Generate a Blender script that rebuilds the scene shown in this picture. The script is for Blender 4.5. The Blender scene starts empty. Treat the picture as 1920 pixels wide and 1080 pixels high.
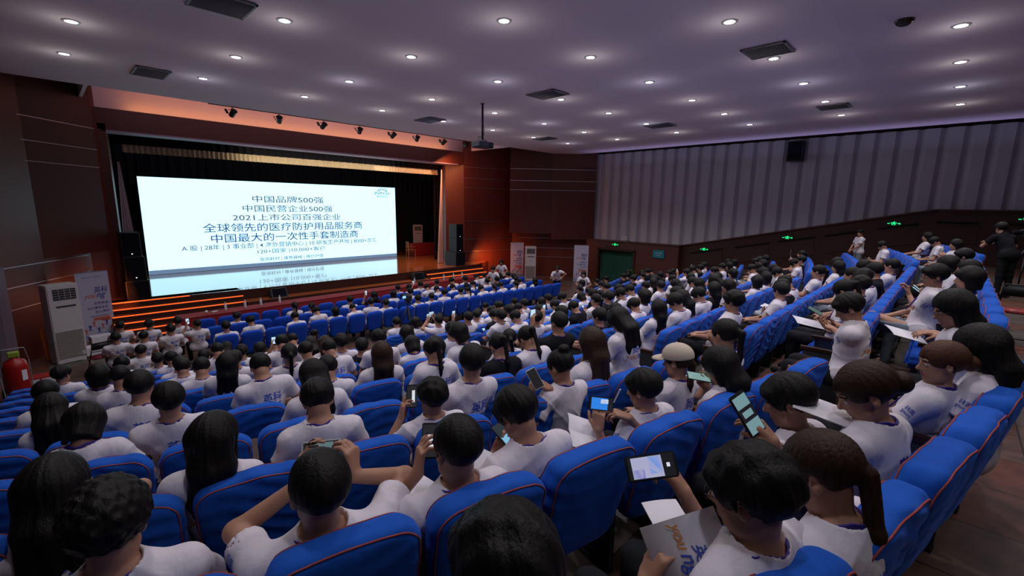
import bpy, bmesh, math, random
import numpy as np
from mathutils import Vector, Matrix, Euler
from mathutils.bvhtree import BVHTree
random.seed(7)
SC = bpy.context.scene
COL = SC.collection
PI = math.pi

# ---------------------------------------------------------------- camera
Z0 = 4.18                                   # eye height above the flat front floor
cam_d = bpy.data.cameras.new('camera')
cam = bpy.data.objects.new('camera', cam_d)
COL.objects.link(cam)
_r = Vector((0.69724034, -0.71666834, 0.0155691))
_u = Vector((0.11671014, 0.13492206, 0.98395873))
_w = Vector((0.70727268, 0.68423865, -0.17771557))
M = Matrix.Identity(4)
for i in range(3):
    M[i][0] = _r[i]; M[i][1] = _u[i]; M[i][2] = -_w[i]
M[2][3] = Z0
cam.matrix_world = M
cam_d.sensor_width = 36.0
cam_d.lens = 15.953
cam_d.clip_start = 0.02
cam_d.clip_end = 100
SC.camera = cam

# ---------------------------------------------------------------- world, exposure
wd = bpy.data.worlds.new('world'); SC.world = wd; wd.use_nodes = True
wd.node_tree.nodes['Background'].inputs[0].default_value = (0.25, 0.2, 0.32, 1)
wd.node_tree.nodes['Background'].inputs[1].default_value = 0.02
SC.view_settings.view_transform = 'Standard'
SC.view_settings.look = 'None'
SC.view_settings.gamma = 1.0
SC.view_settings.use_curve_mapping = False
SC.view_settings.exposure = 0.0
SC.cycles.max_bounces = 5
SC.cycles.diffuse_bounces = 4
SC.cycles.glossy_bounces = 2
SC.cycles.transmission_bounces = 2
SC.cycles.sample_clamp_indirect = 4.0
SC.cycles.caustics_reflective = False
SC.cycles.caustics_refractive = False

CEIL = Z0 + 2.97
FRONT = 0.0
def A(x, y, zr):                             # hall point from a height given relative to the lens
    return Vector((x, y, zr + Z0))

# ---------------------------------------------------------------- lights
def area(name, loc, size, power, color, rot, size_y=None, spread=PI):
    l = bpy.data.lights.new(name, 'AREA'); l.energy = power; l.color = color
    l.shape = 'RECTANGLE' if size_y else 'SQUARE'; l.size = size
    if size_y: l.size_y = size_y
    l.spread = spread
    o = bpy.data.objects.new(name, l); COL.objects.link(o); o.location = loc; o.rotation_euler = rot
    return o
def spot(name, loc, power, color, angle=2.2, blend=0.7, radius=0.09, rot=(0, 0, 0)):
    l = bpy.data.lights.new(name, 'SPOT'); l.energy = power; l.color = color
    l.spot_size = angle; l.spot_blend = blend; l.shadow_soft_size = radius
    o = bpy.data.objects.new(name, l); COL.objects.link(o); o.location = loc; o.rotation_euler = rot
    return o
DL_POWER = 152.0
DLH = 2.97
downlights = []
for rr in range(-3, 4):
    for cc in range(-1, 8):
        x = DLH * (1.07576 + 0.8242 * cc); y = DLH * (1.93129 + 0.90126 * rr)
        if cc == 7: x = 21.9
        if rr < -1 and cc in (7,): continue
        downlights.append((x, y, rr, cc))
for (x, y, rr, cc) in downlights:
    if cc == 7: continue
    colr = (1.0, 0.93, 0.88) if (rr + cc) % 3 else (0.84, 0.84, 1.0)
    spot('downlight_lamp', (x, y, CEIL - 0.10), DL_POWER * (0.45 if rr == -3 else 1.0) * (0.62 if cc < 1 else 1.0), colr)
    if rr > -4:
        gl = bpy.data.lights.new('downlight_halo_fill', 'POINT'); gl.energy = 2.4; gl.color = colr; gl.shadow_soft_size = 0.10  # extra point light under each downlight, added to brighten the ceiling
        go = bpy.data.objects.new('downlight_halo_fill', gl); COL.objects.link(go); go.location = (x, y, CEIL - 0.42)
# added cool fill along the side wall, orange cove light over the stage opening, stage wash
area('side_glow_fill', (21.6, 6.0, CEIL - 0.75), 1.0, 26, (0.55, 0.5, 1.0), (0, PI, 0), 18)  # free-floating fill for the purple ceiling glow, no cove built here
area('header_cove_light', (9.2, 20.42, Z0 + 2.92), 13.5, 24, (1.0, 0.36, 0.10), (PI - 0.35, 0, 0), 0.12)
area('recess_fill', (9.2, 17.5, CEIL + 0.45), 14.0, 30, (1.0, 0.62, 0.78), (math.radians(80), 0, 0), 0.3)  # added lilac fill that tints the cove wall behind the slab edge
area('valance_fill', (9.5, 20.75, Z0 + 1.5), 7.0, 50, (1.0, 0.85, 0.65), (math.radians(125), 0, 0), 0.1)  # added warm fill hidden behind the header, brightens the gold valance
area('wall_wash', (17.6, 18.9, 1.3), 0.5, 38, (1.0, 0.22, 0.05), (math.radians(70), 0, math.radians(-60)), 0.5)
area('wall_wash_left', (1.75, 18.6, 1.3), 0.3, 10, (1.0, 0.22, 0.05), (math.radians(80), 0, math.radians(60)), 0.5)
area('stage_floor_fill', (13.8, 21.0, Z0 + 1.9), 3.5, 75, (1.0, 0.62, 0.42), (0, 0, 0), 1.2, spread=2.0)  # added warm fill, brightens the right part of the stage floor
area('stage_wash', (14.5, 19.4, Z0 + 1.9), 2.5, 90, (1.0, 0.32, 0.12), (math.radians(20), math.radians(-28), 0), 0.6)

# ---------------------------------------------------------------- materials
MATS = {}
def mat(name, color=(0.5, 0.5, 0.5), rough=0.6, metal=0.0, spec=0.4, emit=None, strength=1.0, sheen=0.0,
        noise=None, bump=None, coat=0.0):
    """principled material; noise=(scale, amount, colour2) mixes two tones, bump=(scale, strength)"""
    if name in MATS: return MATS[name]
    m = bpy.data.materials.new(name); m.use_nodes = True; MATS[name] = m
    nt = m.node_tree; b = nt.nodes['Principled BSDF']
    b.inputs['Base Color'].default_value = (*color, 1)
    b.inputs['Roughness'].default_value = rough
    b.inputs['Metallic'].default_value = metal
    b.inputs['Specular IOR Level'].default_value = spec
    if coat: b.inputs['Coat Weight'].default_value = coat
    if sheen:
        b.inputs['Sheen Weight'].default_value = sheen
        b.inputs['Sheen Roughness'].default_value = 0.4
        b.inputs['Sheen Tint'].default_value = (*[min(1, c * 2 + 0.15) for c in color], 1)
    if emit:
        b.inputs['Emission Color'].default_value = (*emit, 1)
        b.inputs['Emission Strength'].default_value = strength
    if noise or bump:
        tc = nt.nodes.new('ShaderNodeTexCoord')
    if noise:
        sc, amt, c2 = noise[:3]
        mp = nt.nodes.new('ShaderNodeMapping')
        if len(noise) > 3: mp.inputs['Scale'].default_value = noise[3]
        n = nt.nodes.new('ShaderNodeTexNoise'); n.inputs['Scale'].default_value = sc; n.inputs['Detail'].default_value = 4
        mx = nt.nodes.new('ShaderNodeMix'); mx.data_type = 'RGBA'
        mx.inputs['A'].default_value = (*color, 1); mx.inputs['B'].default_value = (*c2, 1)
        rp = nt.nodes.new('ShaderNodeMapRange'); rp.inputs[1].default_value = 0.5 - 0.25 / max(amt, .01); rp.inputs[2].default_value = 0.5 + 0.25 / max(amt, .01)
        nt.links.new(tc.outputs['Object'], mp.inputs[0]); nt.links.new(mp.outputs[0], n.inputs['Vector'])
        nt.links.new(n.outputs['Fac'], rp.inputs[0]); nt.links.new(rp.outputs[0], mx.inputs['Factor'])
        nt.links.new(mx.outputs['Result'], b.inputs['Base Color'])
    if bump:
        mp2 = nt.nodes.new('ShaderNodeMapping')
        if len(bump) > 2: mp2.inputs['Scale'].default_value = bump[2]
        n2 = nt.nodes.new('ShaderNodeTexNoise'); n2.inputs['Scale'].default_value = bump[0]; n2.inputs['Detail'].default_value = 3
        bp = nt.nodes.new('ShaderNodeBump'); bp.inputs['Strength'].default_value = bump[1]; bp.inputs['Distance'].default_value = 0.02
        nt.links.new(tc.outputs['Object'], mp2.inputs[0]); nt.links.new(mp2.outputs[0], n2.inputs['Vector'])
        nt.links.new(n2.outputs['Fac'], bp.inputs['Height']); nt.links.new(bp.outputs[0], b.inputs['Normal'])
    return m

m_ceil = mat('ceiling_plaster', (0.88, 0.78, 0.84), 0.9, noise=(0.6, 0.4, (0.85, 0.75, 0.81)))
m_wood = mat('red_wood_panel', (0.115, 0.026, 0.015), 0.42, noise=(3.0, 0.8, (0.085, 0.02, 0.013), (1, 1, 0.12)), bump=(60, 0.05))
m_wood_dark = mat('dark_wood_panel', (0.05, 0.016, 0.013), 0.5, noise=(4, 0.7, (0.04, 0.013, 0.011)))
m_wood_box = mat('acoustic_wood_panel', (0.075, 0.02, 0.014), 0.5, noise=(2.5, 0.7, (0.06, 0.016, 0.012), (1, 1, 0.15)))
m_strip = mat('metal_strip', (0.5, 0.45, 0.5), 0.35, 0.8)
m_fin = mat('fluted_wall_paint', (0.50, 0.47, 0.51), 0.85, noise=(1.2, 0.5, (0.44, 0.42, 0.46)))
m_black = mat('black_drape', (0.008, 0.008, 0.012), 0.95, spec=0.1)
m_blackp = mat('black_plastic', (0.012, 0.012, 0.014), 0.5)
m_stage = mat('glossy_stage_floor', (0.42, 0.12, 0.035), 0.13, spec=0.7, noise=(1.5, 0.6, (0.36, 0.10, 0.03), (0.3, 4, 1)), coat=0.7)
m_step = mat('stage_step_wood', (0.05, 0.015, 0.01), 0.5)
m_led_strip = mat('orange_step_light', (1, 0.2, 0.05), 0.5, emit=(1.0, 0.12, 0.02), strength=1.15)
m_white = mat('white_plastic', (0.62, 0.62, 0.64), 0.45)
m_metal = mat('grey_metal', (0.35, 0.35, 0.37), 0.4, 0.7)
m_red = mat('red_cloth', (0.22, 0.008, 0.014), 0.85, sheen=0.3)
m_redp = mat('red_plastic', (0.32, 0.02, 0.02), 0.45)
m_green_exit = mat('green_exit_light', (0, 0.2, 0.05), 0.5, emit=(0.02, 1.0, 0.28), strength=1.6)

def floor_mat():
    m = bpy.data.materials.new('stone_tile_floor'); m.use_nodes = True; MATS['floor'] = m
    nt = m.node_tree; b = nt.nodes['Principled BSDF']; b.inputs['Roughness'].default_value = 0.35
    tc = nt.nodes.new('ShaderNodeTexCoord')
    def brick(w, h, c1, c2, mortar, off):
        br = nt.nodes.new('ShaderNodeTexBrick')
        br.inputs['Color1'].default_value = (*c1, 1); br.inputs['Color2'].default_value = (*c2, 1); br.inputs['Mortar'].default_value = (*mortar, 1)
        br.inputs['Scale'].default_value = 1.0; br.inputs['Brick Width'].default_value = w; br.inputs['Row Height'].default_value = h
        br.inputs['Mortar Size'].default_value = 0.006; br.offset = off; br.inputs['Bias'].default_value = -0.25
        nt.links.new(tc.outputs['Object'], br.inputs['Vector'])
        return br
    br = brick(0.6, 0.6, (0.105, 0.085, 0.072), (0.16, 0.036, 0.014), (0.02, 0.015, 0.013), 0.5)
    n = nt.nodes.new('ShaderNodeTexNoise'); n.inputs['Scale'].default_value = 7; n.inputs['Detail'].default_value = 6
    nt.links.new(tc.outputs['Object'], n.inputs['Vector'])
    mx = nt.nodes.new('ShaderNodeMix'); mx.data_type = 'RGBA'; mx.blend_type = 'MULTIPLY'; mx.inputs['Factor'].default_value = 0.8
    nt.links.new(br.outputs['Color'], mx.inputs['A']); 
    rp = nt.nodes.new('ShaderNodeMapRange'); rp.inputs[1].default_value = 0.3; rp.inputs[2].default_value = 0.7; rp.inputs[3].default_value = 0.4; rp.inputs[4].default_value = 1.2
    nt.links.new(n.outputs['Fac'], rp.inputs[0]); nt.links.new(rp.outputs[0], mx.inputs['B'])
    nt.links.new(mx.outputs['Result'], b.inputs['Base Color'])
    return m
m_floor = floor_mat()

# ---------------------------------------------------------------- mesh helpers
def add_box(bm, c, s, rot=None):
    """box centred at c with full sizes s; rot = Matrix 3x3 or z angle"""
    vs = []
    R = Matrix.Rotation(rot, 3, 'Z') if isinstance(rot, (int, float)) else (rot or Matrix.Identity(3))
    for dx in (-.5, .5):
        for dy in (-.5, .5):
            for dz in (-.5, .5):
                vs.append(bm.verts.new(Vector(c) + R @ Vector((dx * s[0], dy * s[1], dz * s[2]))))
    for f in ((0, 1, 3, 2), (4, 6, 7, 5), (0, 4, 5, 1), (2, 3, 7, 6), (0, 2, 6, 4), (1, 5, 7, 3)):
        bm.faces.new([vs[i] for i in f])
    return vs
def add_tube(bm, pts, r, n=8, closed=False, cap=True):
    """tube through pts; r scalar or per-point list"""
    pts = [Vector(p) for p in pts]; rs = r if isinstance(r, (list, tuple)) else [r] * len(pts)
    rings = []; N = len(pts); prev = None
    for i, p in enumerate(pts):
        a = pts[(i - 1) % N] if (closed or i > 0) else p
        b = pts[(i + 1) % N] if (closed or i < N - 1) else p
        t = (b - a).normalized()
        if prev is None:
            up = Vector((0, 0, 1)) if abs(t.z) < 0.9 else Vector((1, 0, 0))
            s = t.cross(up).normalized()
        else:
            s = (prev - t * prev.dot(t)).normalized()
        prev = s; q = t.cross(s)
        rings.append([bm.verts.new(p + (s * math.cos(2 * PI * k / n) + q * math.sin(2 * PI * k / n)) * rs[i]) for k in range(n)])
    for i in range(N if closed else N - 1):
        a, b = rings[i], rings[(i + 1) % N]
        for k in range(n):
            bm.faces.new((a[k], a[(k + 1) % n], b[(k + 1) % n], b[k]))
    if cap and not closed:
        bm.faces.new(rings[0][::-1]); bm.faces.new(rings[-1])
def add_lathe(bm, prof, n=24, c=(0, 0, 0), R=None):
    """lathe profile [(radius, z)] about z"""
    c = Vector(c); rings = []
    for (r, z) in prof:
        ring = []
        for k in range(n):
            v = Vector((r * math.cos(2 * PI * k / n), r * math.sin(2 * PI * k / n), z))
            ring.append(bm.verts.new(c + (R @ v if R else v)))
        rings.append(ring)
    for a, b in zip(rings, rings[1:]):
        for k in range(n):
            bm.faces.new((a[k], a[(k + 1) % n], b[(k + 1) % n], b[k]))
    bm.faces.new(rings[0][::-1]); bm.faces.new(rings[-1])
def add_prism(bm, poly, z0, z1):
    """vertical prism over an xy polygon; z values may be lists per vertex"""
    n = len(poly)
    zl = z0 if isinstance(z0, (list, tuple)) else [z0] * n
    zh = z1 if isinstance(z1, (list, tuple)) else [z1] * n
    lo = [bm.verts.new((p[0], p[1], zl[i])) for i, p in enumerate(poly)]
    hi = [bm.verts.new((p[0], p[1], zh[i])) for i, p in enumerate(poly)]
    for i in range(n):
        j = (i + 1) % n
        bm.faces.new((lo[i], lo[j], hi[j], hi[i]))
    bm.faces.new(hi); bm.faces.new(lo[::-1])
def mesh_from_bm(name, bm, material=None, smooth=False):
    bmesh.ops.recalc_face_normals(bm, faces=bm.faces)
    me = bpy.data.meshes.new(name); bm.to_mesh(me); bm.free()
    if material: me.materials.append(material)
    if smooth:
        me.polygons.foreach_set('use_smooth', [True] * len(me.polygons))
    return me
def obj(name, data, material=None, parent=None, smooth=False, bevel=0.0, loc=None, rot=None):
    """links a bmesh or mesh as ONE object"""
    me = mesh_from_bm(name, data, material, smooth) if isinstance(data, bmesh.types.BMesh) else data
    if material and not isinstance(data, bmesh.types.BMesh) and not me.materials: me.materials.append(material)
    o = bpy.data.objects.new(name, me); COL.objects.link(o)
    if parent: o.parent = parent
    if loc is not None: o.location = loc
    if rot is not None: o.rotation_euler = rot
    if bevel:
        md = o.modifiers.new('bevel', 'BEVEL'); md.width = bevel; md.segments = 2; md.limit_method = 'ANGLE'
    return o
def tag(o, label=None, cat=None, group=None, kind=None):
    if label: o['label'] = label
    if cat: o['category'] = cat
    if group: o['group'] = group
    if kind: o['kind'] = kind
    return o
def thing(name, label, cat, loc=(0, 0, 0), rz=0.0, group=None):
    o = bpy.data.objects.new(name, None); COL.objects.link(o); o.empty_display_size = 0.1
    o.location = loc; o.rotation_euler = (0, 0, rz)
    return tag(o, label, cat, group)
def part_copy(src, parent):
    c = src.copy(); COL.objects.link(c); c.parent = parent
    return c
def dup_tree(root):
    r = root.copy(); COL.objects.link(r)
    for ch in list(root.children):
        c = part_copy(ch, r)
        for g in list(ch.children): part_copy(g, c)
    return r
def struct(name, data, material=None, **k):
    return tag(obj(name, data, material, **k), kind='structure')
def B(): return bmesh.new()
def box_obj(name, c, s, m, parent=None, rot=None, bevel=0.0):
    bm = B(); add_box(bm, c, s, rot); return obj(name, bm, m, parent, bevel=bevel)
FONT = None
def text_mesh(name, body, size, material, width=None, height=None, align='CENTER', shear=0.0, extrude=0.002, offset=0.0, res=3):
    """text as a flat mesh in the local xz plane facing -y; optional exact width / height"""
    cu = bpy.data.curves.new(name, 'FONT'); cu.body = body; cu.size = size; cu.align_x = 'LEFT'; cu.extrude = extrude
    cu.shear = shear; cu.offset = offset; cu.resolution_u = res; cu.fill_mode = 'BOTH'
    o = bpy.data.objects.new(name, cu); COL.objects.link(o)
    dg = bpy.context.evaluated_depsgraph_get(); dg.update()
    me = bpy.data.meshes.new_from_object(o.evaluated_get(dg)); me.name = name
    bpy.data.objects.remove(o); bpy.data.curves.remove(cu)
    co = np.empty(len(me.vertices) * 3); me.vertices.foreach_get('co', co); co = co.reshape(-1, 3)
    lo, hi = co.min(0), co.max(0)
    sx = (width / (hi[0] - lo[0])) if width else 1.0
    sy = (height / (hi[1] - lo[1])) if height else (sx if width else 1.0)
    if not width and height: sx = sy
    x = (co[:, 0] - (lo[0] + hi[0]) / 2) * sx; z = (co[:, 1] - (lo[1] + hi[1]) / 2) * sy
    if align == 'LEFT': x += (hi[0] - lo[0]) / 2 * sx
    if align == 'RIGHT': x -= (hi[0] - lo[0]) / 2 * sx
    out = np.stack([x, -co[:, 2], z], 1)
    me.vertices.foreach_set('co', out.ravel()); me.materials.clear(); me.materials.append(material); me.update()
    return me

def lamp_z(y):
    """underside of the ceiling at y, following the shallow folds"""
    for (y0, y1) in ((-5.0, 1.8), (7.2, 12.0)):
        if y0 <= y <= y1: return CEIL - 0.05 * (y - y0) / (y1 - y0)
    return CEIL
# ================================================================ room
XC = 9.3
def row_y(k, x):
    """front-to-back line of raked row k (0 = back row) at hall position x"""
    if x < 4.95:
        d = 4.1 - x; return -0.35 + 1.05 * k + 0.165 * d + 0.014 * d * abs(d)
    if x > 13.65:
        d = x - 14.5; return -0.35 + 1.05 * k + 0.165 * d + 0.014 * d * abs(d)
    return -0.41 + 1.02 * k
def row_z(k): return max(0.0, Z0 - 1.80 - 0.235 * k)
NROW = 11
# tiers: each tread spans from behind its row line to the next one
xs = [-3.2, -1.5, 0.5, 2.5, 4.3, 5.2, 9.3, 13.4, 14.3, 16.5, 18.5, 20.5, 22.6]
def line(k): return [(x, row_y(k, x) - 0.22) for x in xs]
bm = B()
for k in range(NROW):
    a, b = line(k), line(k + 1)
    z = row_z(k); zl = -0.3
    add_prism(bm, [p for p in a] + [p for p in b][::-1], zl, z)
add_prism(bm, [(-3.2, -5.0), (22.6, -5.0)] + line(0)[::-1], -0.3, row_z(0) - 0.0)
struct('floor_tiers', bm, m_floor)
bm = B(); add_prism(bm, [(-3.2, 8), (22.6, 8), (22.6, 21), (-3.2, 21)], -0.2, -0.001)
struct('floor', bm, m_floor)
# aisle half steps
bm = B()
for xa in (4.95, 13.65):
    for k in range(NROW - 1):
        y = row_y(k + 1, xa) - 0.22
        add_prism(bm, [(xa - 0.5, y - 0.32), (xa + 0.5, y - 0.32), (xa + 0.5, y), (xa - 0.5, y)][::1], row_z(k + 1), row_z(k))
bm.free()
# ceiling: main slab ends at y=17 over the apron
bm = B(); add_box(bm, (9.2, 5.9, CEIL + 0.15), (25.4, 22.2, 0.3)); struct('ceiling', bm, m_ceil)
# recessed strip of ceiling beyond the slab edge
bm = B(); add_box(bm, (9.2, 18.9, CEIL + 0.75), (25.4, 3.8, 0.1)); struct('ceiling_recess', bm, m_ceil)
# shallow folds in the ceiling, running across the hall, and the lifted side margin
m_ceil2 = mat('ceiling_fold_plaster', (0.84, 0.74, 0.80), 0.9)
bm = B()
for (y0, y1) in ((-5.0, 1.8), (7.2, 12.0)):
    vs = [(-3, y0, CEIL + 0.01), (20.0, y0, CEIL + 0.01), (20.0, y1, CEIL + 0.01), (-3, y1, CEIL + 0.01)]
    # wedge hanging 4 cm at its front edge
    q = [bm.verts.new(v) for v in vs]; q2 = [bm.verts.new((v[0], v[1], CEIL - (0.05 if v[1] == y1 else 0.0))) for v in vs]
    bm.faces.new(q); bm.faces.new(q2[::-1])
    for i in range(4): bm.faces.new((q[i], q[(i + 1) % 4], q2[(i + 1) % 4], q2[i]))
struct('ceiling_folds', bm, m_ceil2)
for xx in (1.25, 17.2):
    bm = B(); add_box(bm, (xx, 18.9, CEIL + 0.36), (0.08, 3.7, 0.72)); struct('wall_recess_light_stop', bm, m_ceil)  # end panel added to stop the orange cove light leaking sideways
# back wall and left side wall (behind the lens)
bm = B(); add_box(bm, (9.2, -5.1, 3.6), (25.6, 0.2, 7.6)); struct('wall_back', bm, m_wood_dark)
bm = B(); add_box(bm, (-3.3, 4.2, 3.6), (0.2, 18.8, 7.6)); struct('wall_left', bm, m_wood_dark)

# right wall: fluted upper part + wood dado that climbs with the rake
def dado(y):
    if y > 10: return -1.88
    if y < 0.67: return 0.08
    return 0.08 + (y - 0.67) / (10 - 0.67) * (-1.96)
bm = B()
p = 0.62; y = 15.45; n = 0; face = 22.85
pts = []
while y > -5.0:
    # flat panel, then a slanted lit return
    pts += [(face, y), (face + 0.0, y - 0.32), (face + 0.16, y - 0.42), (face, y - 0.62)]
    y -= p
def fz(yy): return Z0 + dado(yy) - 0.05
lo = []; hi = []
for (x, yy) in pts:
    lo.append(bm.verts.new((x, yy, fz(yy)))); hi.append(bm.verts.new((x, yy, CEIL + 0.02)))
for i in range(len(pts) - 1):
    bm.faces.new((lo[i], lo[i + 1], hi[i + 1], hi[i]))
struct('wall_right', bm, m_fin)
bm = B(); add_box(bm, (23.25, 5.2, 3.6), (0.3, 20.6, 7.6)); struct('wall_right_core', bm, m_wood_dark)
# dado: front part (door bay) stands proud, then climbs
def dado_piece(ya, yb, xface, m, name):
    bm = B(); n = 12
    ys = [ya + (yb - ya) * i / n for i in range(n + 1)]
    lo = [bm.verts.new((xface, q, 0)) for q in ys]; hi = [bm.verts.new((xface, q, Z0 + dado(q))) for q in ys]
    lob = [bm.verts.new((23.1, q, 0)) for q in ys]; hib = [bm.verts.new((23.1, q, Z0 + dado(q))) for q in ys]
    for i in range(n):
        bm.faces.new((lo[i], lo[i + 1], hi[i + 1], hi[i])); bm.faces.new((hi[i], hi[i + 1], hib[i + 1], hib[i]))
        bm.faces.new((lob[i], lob[i + 1], hib[i + 1], hib[i]))
    bm.faces.new((lo[0], hi[0], hib[0], lob[0])); bm.faces.new((lo[-1], hi[-1], hib[-1], lob[-1]))
    return struct(name, bm, m)
m_dado = mat('purple_wood_dado', (0.10, 0.032, 0.028), 0.45, noise=(3, 0.7, (0.08, 0.025, 0.02)))
dado_piece(15.6, 14.72, 22.4, m_dado, 'wall_right_dado_front')
dado_piece(12.42, 9.95, 22.4, m_dado, 'wall_right_dado_door')
dado_piece(9.95, -5.0, 22.7, m_wood_dark, 'wall_right_dado')
bm = B(); add_box(bm, (22.75, 13.57, (Z0 - 1.88 + Z0 - 2.32) / 2), (0.7, 2.32, 0.44)); struct('wall_right_door_header', bm, m_dado)
# cap rail along the top of the dado
bm = B()
add_box(bm, (22.62, 12.77, Z0 - 1.86), (0.55, 5.7, 0.05))
L = math.hypot(9.33, 1.96); ang = math.atan2(1.96, 9.33)
add_box(bm, (22.78, 5.335, Z0 - 0.88), (0.3, L, 0.06), Matrix.Rotation(-ang, 3, 'X'))
add_box(bm, (22.78, -2.2, Z0 + 0.10), (0.3, 5.74, 0.06))
struct('trim_1', bm, m_dado)
# door bay: frame and green curtain
bm = B()
for yy in (14.72, 12.42): add_box(bm, (22.4, yy, 0.93), (0.14, 0.12, 1.86))
add_box(bm, (22.4, 13.57, 1.86), (0.14, 2.42, 0.1)); struct('door_1', bm, m_wood_dark)
bm = B(); n = 90; prev = None
for i in range(n + 1):
    yy = 12.48 + 2.18 * i / n; xx = 22.58 + 0.03 * math.sin(i * 1.15) + 0.015 * math.sin(i * 0.53)
    c = (bm.verts.new((xx, yy, 0.02)), bm.verts.new((xx * 0.2 + 22.58 * 0.8, yy, 1.84)))
    if prev: bm.faces.new((prev[0], c[0], c[1], prev[1]))
    prev = c
o = obj('door_curtain', bm, mat('green_curtain', (0.012, 0.075, 0.05), 0.85, sheen=0.2), smooth=True)
tag(o, 'dark green fabric curtain hanging in the side doorway under exit sign', 'curtain')
# slots with perforated field in the dado (acoustic grilles)
m_slot = mat('slot_shadow_black', (0.008, 0.005, 0.005), 0.9)
m_perf = mat('perforated_panel', (0.042, 0.014, 0.012), 0.6, bump=(90, 0.3))
for i, (y0, y1) in enumerate(((9.5, 7.9), (7.4, 5.9), (5.6, 4.2), (3.9, 2.6), (2.2, 1.0), (0.55, -0.55), (-1.0, -2.2))):
    g = thing('acoustic_panel', ('dark perforated wall panel with slot, %s along the right wall from the stage' % ['first', 'second', 'third', 'fourth', 'fifth', 'sixth', 'seventh'][i]), 'wall panel', (22.675, (y0 + y1) / 2, 0), group='perforated dado panels')
    ym = (y0 + y1) / 2; z = Z0 + dado(ym) - 0.42; sl = (dado(y0) - dado(y1)) / (y1 - y0); a = -math.atan((dado(y1) - dado(y0)) / (y0 - y1)) if y1 != y0 else 0
    bm = B(); add_box(bm, (0, 0, z), (0.02, (y0 - y1), 0.07), Matrix.Rotation(a, 3, 'X')); obj('slot', bm, m_slot, g)
    bm = B(); add_box(bm, (0.005, 0, z - 0.42), (0.014, (y0 - y1), 0.62), Matrix.Rotation(a, 3, 'X')); obj('perforated_field', bm, m_perf, g)

# splayed wood walls beside the stage
def wall_seg(name, p0, p1, z0, z1, m, th=0.15):
    bm = B(); d = Vector((p1[0] - p0[0], p1[1] - p0[1], 0)).normalized(); nrm = Vector((-d.y, d.x, 0)) * th
    add_prism(bm, [p0, p1, (p1[0] + nrm.x, p1[1] + nrm.y), (p0[0] + nrm.x, p0[1] + nrm.y)], z0, z1)
    return struct(name, bm, m)
def strip_seg(bm, p0, p1, z, off=0.012, h=0.022):
    d = Vector((p1[0] - p0[0], p1[1] - p0[1], 0)); L = d.length; d.normalize(); nrm = Vector((d.y, -d.x, 0))
    c = Vector(((p0[0] + p1[0]) / 2, (p0[1] + p1[1]) / 2, z)) + nrm * off
    add_box(bm, c, (L, 0.02, h), math.atan2(d.y, d.x))
# right side: portal jamb (16.7,20) -> (20.1,19.1) -> (22.5,15.4)
RP = [(16.7, 20.0), (19.95, 19.35), (22.75, 15.5)]
wall_seg('wall_stage_right_inner', RP[0], RP[1], -0.1, CEIL + 0.7, m_wood)
wall_seg('wall_stage_right', RP[1], RP[2], -0.1, CEIL + 0.7, m_wood)
# upper acoustic box standing proud of the right splay, two faces
RB = [(19.05, 18.72), (20.75, 16.95), (22.65, 15.3)]
bm = B(); add_prism(bm, [RB[0], RB[1], (21.75, 17.2), (20.1, 19.3)], Z0 - 1.55, CEIL + 0.7); struct('wall_stage_right_box', bm, m_wood_box)
bm = B(); add_prism(bm, [RB[1], RB[2], (22.85, 15.6), (21.4, 17.7)], Z0 - 1.88, CEIL + 0.7); struct('wall_stage_right_face', bm, m_wood)
bm = B()
for zr in (2.10, 1.45, 0.93):
    strip_seg(bm, RB[0], RB[1], Z0 + zr); strip_seg(bm, RB[1], RB[2], Z0 + zr)
for zr in (2.1, 1.5, .98, -.9, -1.9, -2.6):
    strip_seg(bm, RP[0], (19.9, 19.36), Z0 + zr, h=0.014)
for zr in (-1.87, -2.45, -3.0):
    strip_seg(bm, (20.2, 19.0), (22.7, 15.55), Z0 + zr)
struct('trim_2', bm, m_strip)
# left side
LP = [(-3.2, 12.6), (0.98, 19.35), (1.6, 20.0)]
wall_seg('wall_stage_left', LP[0], LP[1], -0.1, CEIL + 0.7, m_wood)
wall_seg('wall_stage_left_inner', LP[1], LP[2], -0.1, CEIL + 0.7, m_wood)
LB = [(-1.9, 15.75), (1.45, 19.25)]
bm = B(); add_prism(bm, [LB[0], LB[1], (1.2, 19.75), (-2.3, 15.3)], Z0 - 1.6, CEIL + 0.7); struct('wall_stage_left_box', bm, m_wood_box)
bm = B()
for zr in (2.12, 1.5, 0.97): strip_seg(bm, LB[0], LB[1], Z0 + zr)
for zr in (-1.70, -2.2, -2.75): strip_seg(bm, (-1.6, 15.19), (0.9, 19.22), Z0 + zr)
struct('trim_3', bm, m_strip)
# projecting pier at the left edge of the view
bm = B(); add_prism(bm, [(-1.35, 15.2), (-0.86, 15.2), (-0.74, 16.0), (-1.3, 16.0)], 0, Z0 - 1.6); struct('wall_left_pier', bm, mat('grey_pier', (0.16, 0.13, 0.17), 0.6))

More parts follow.
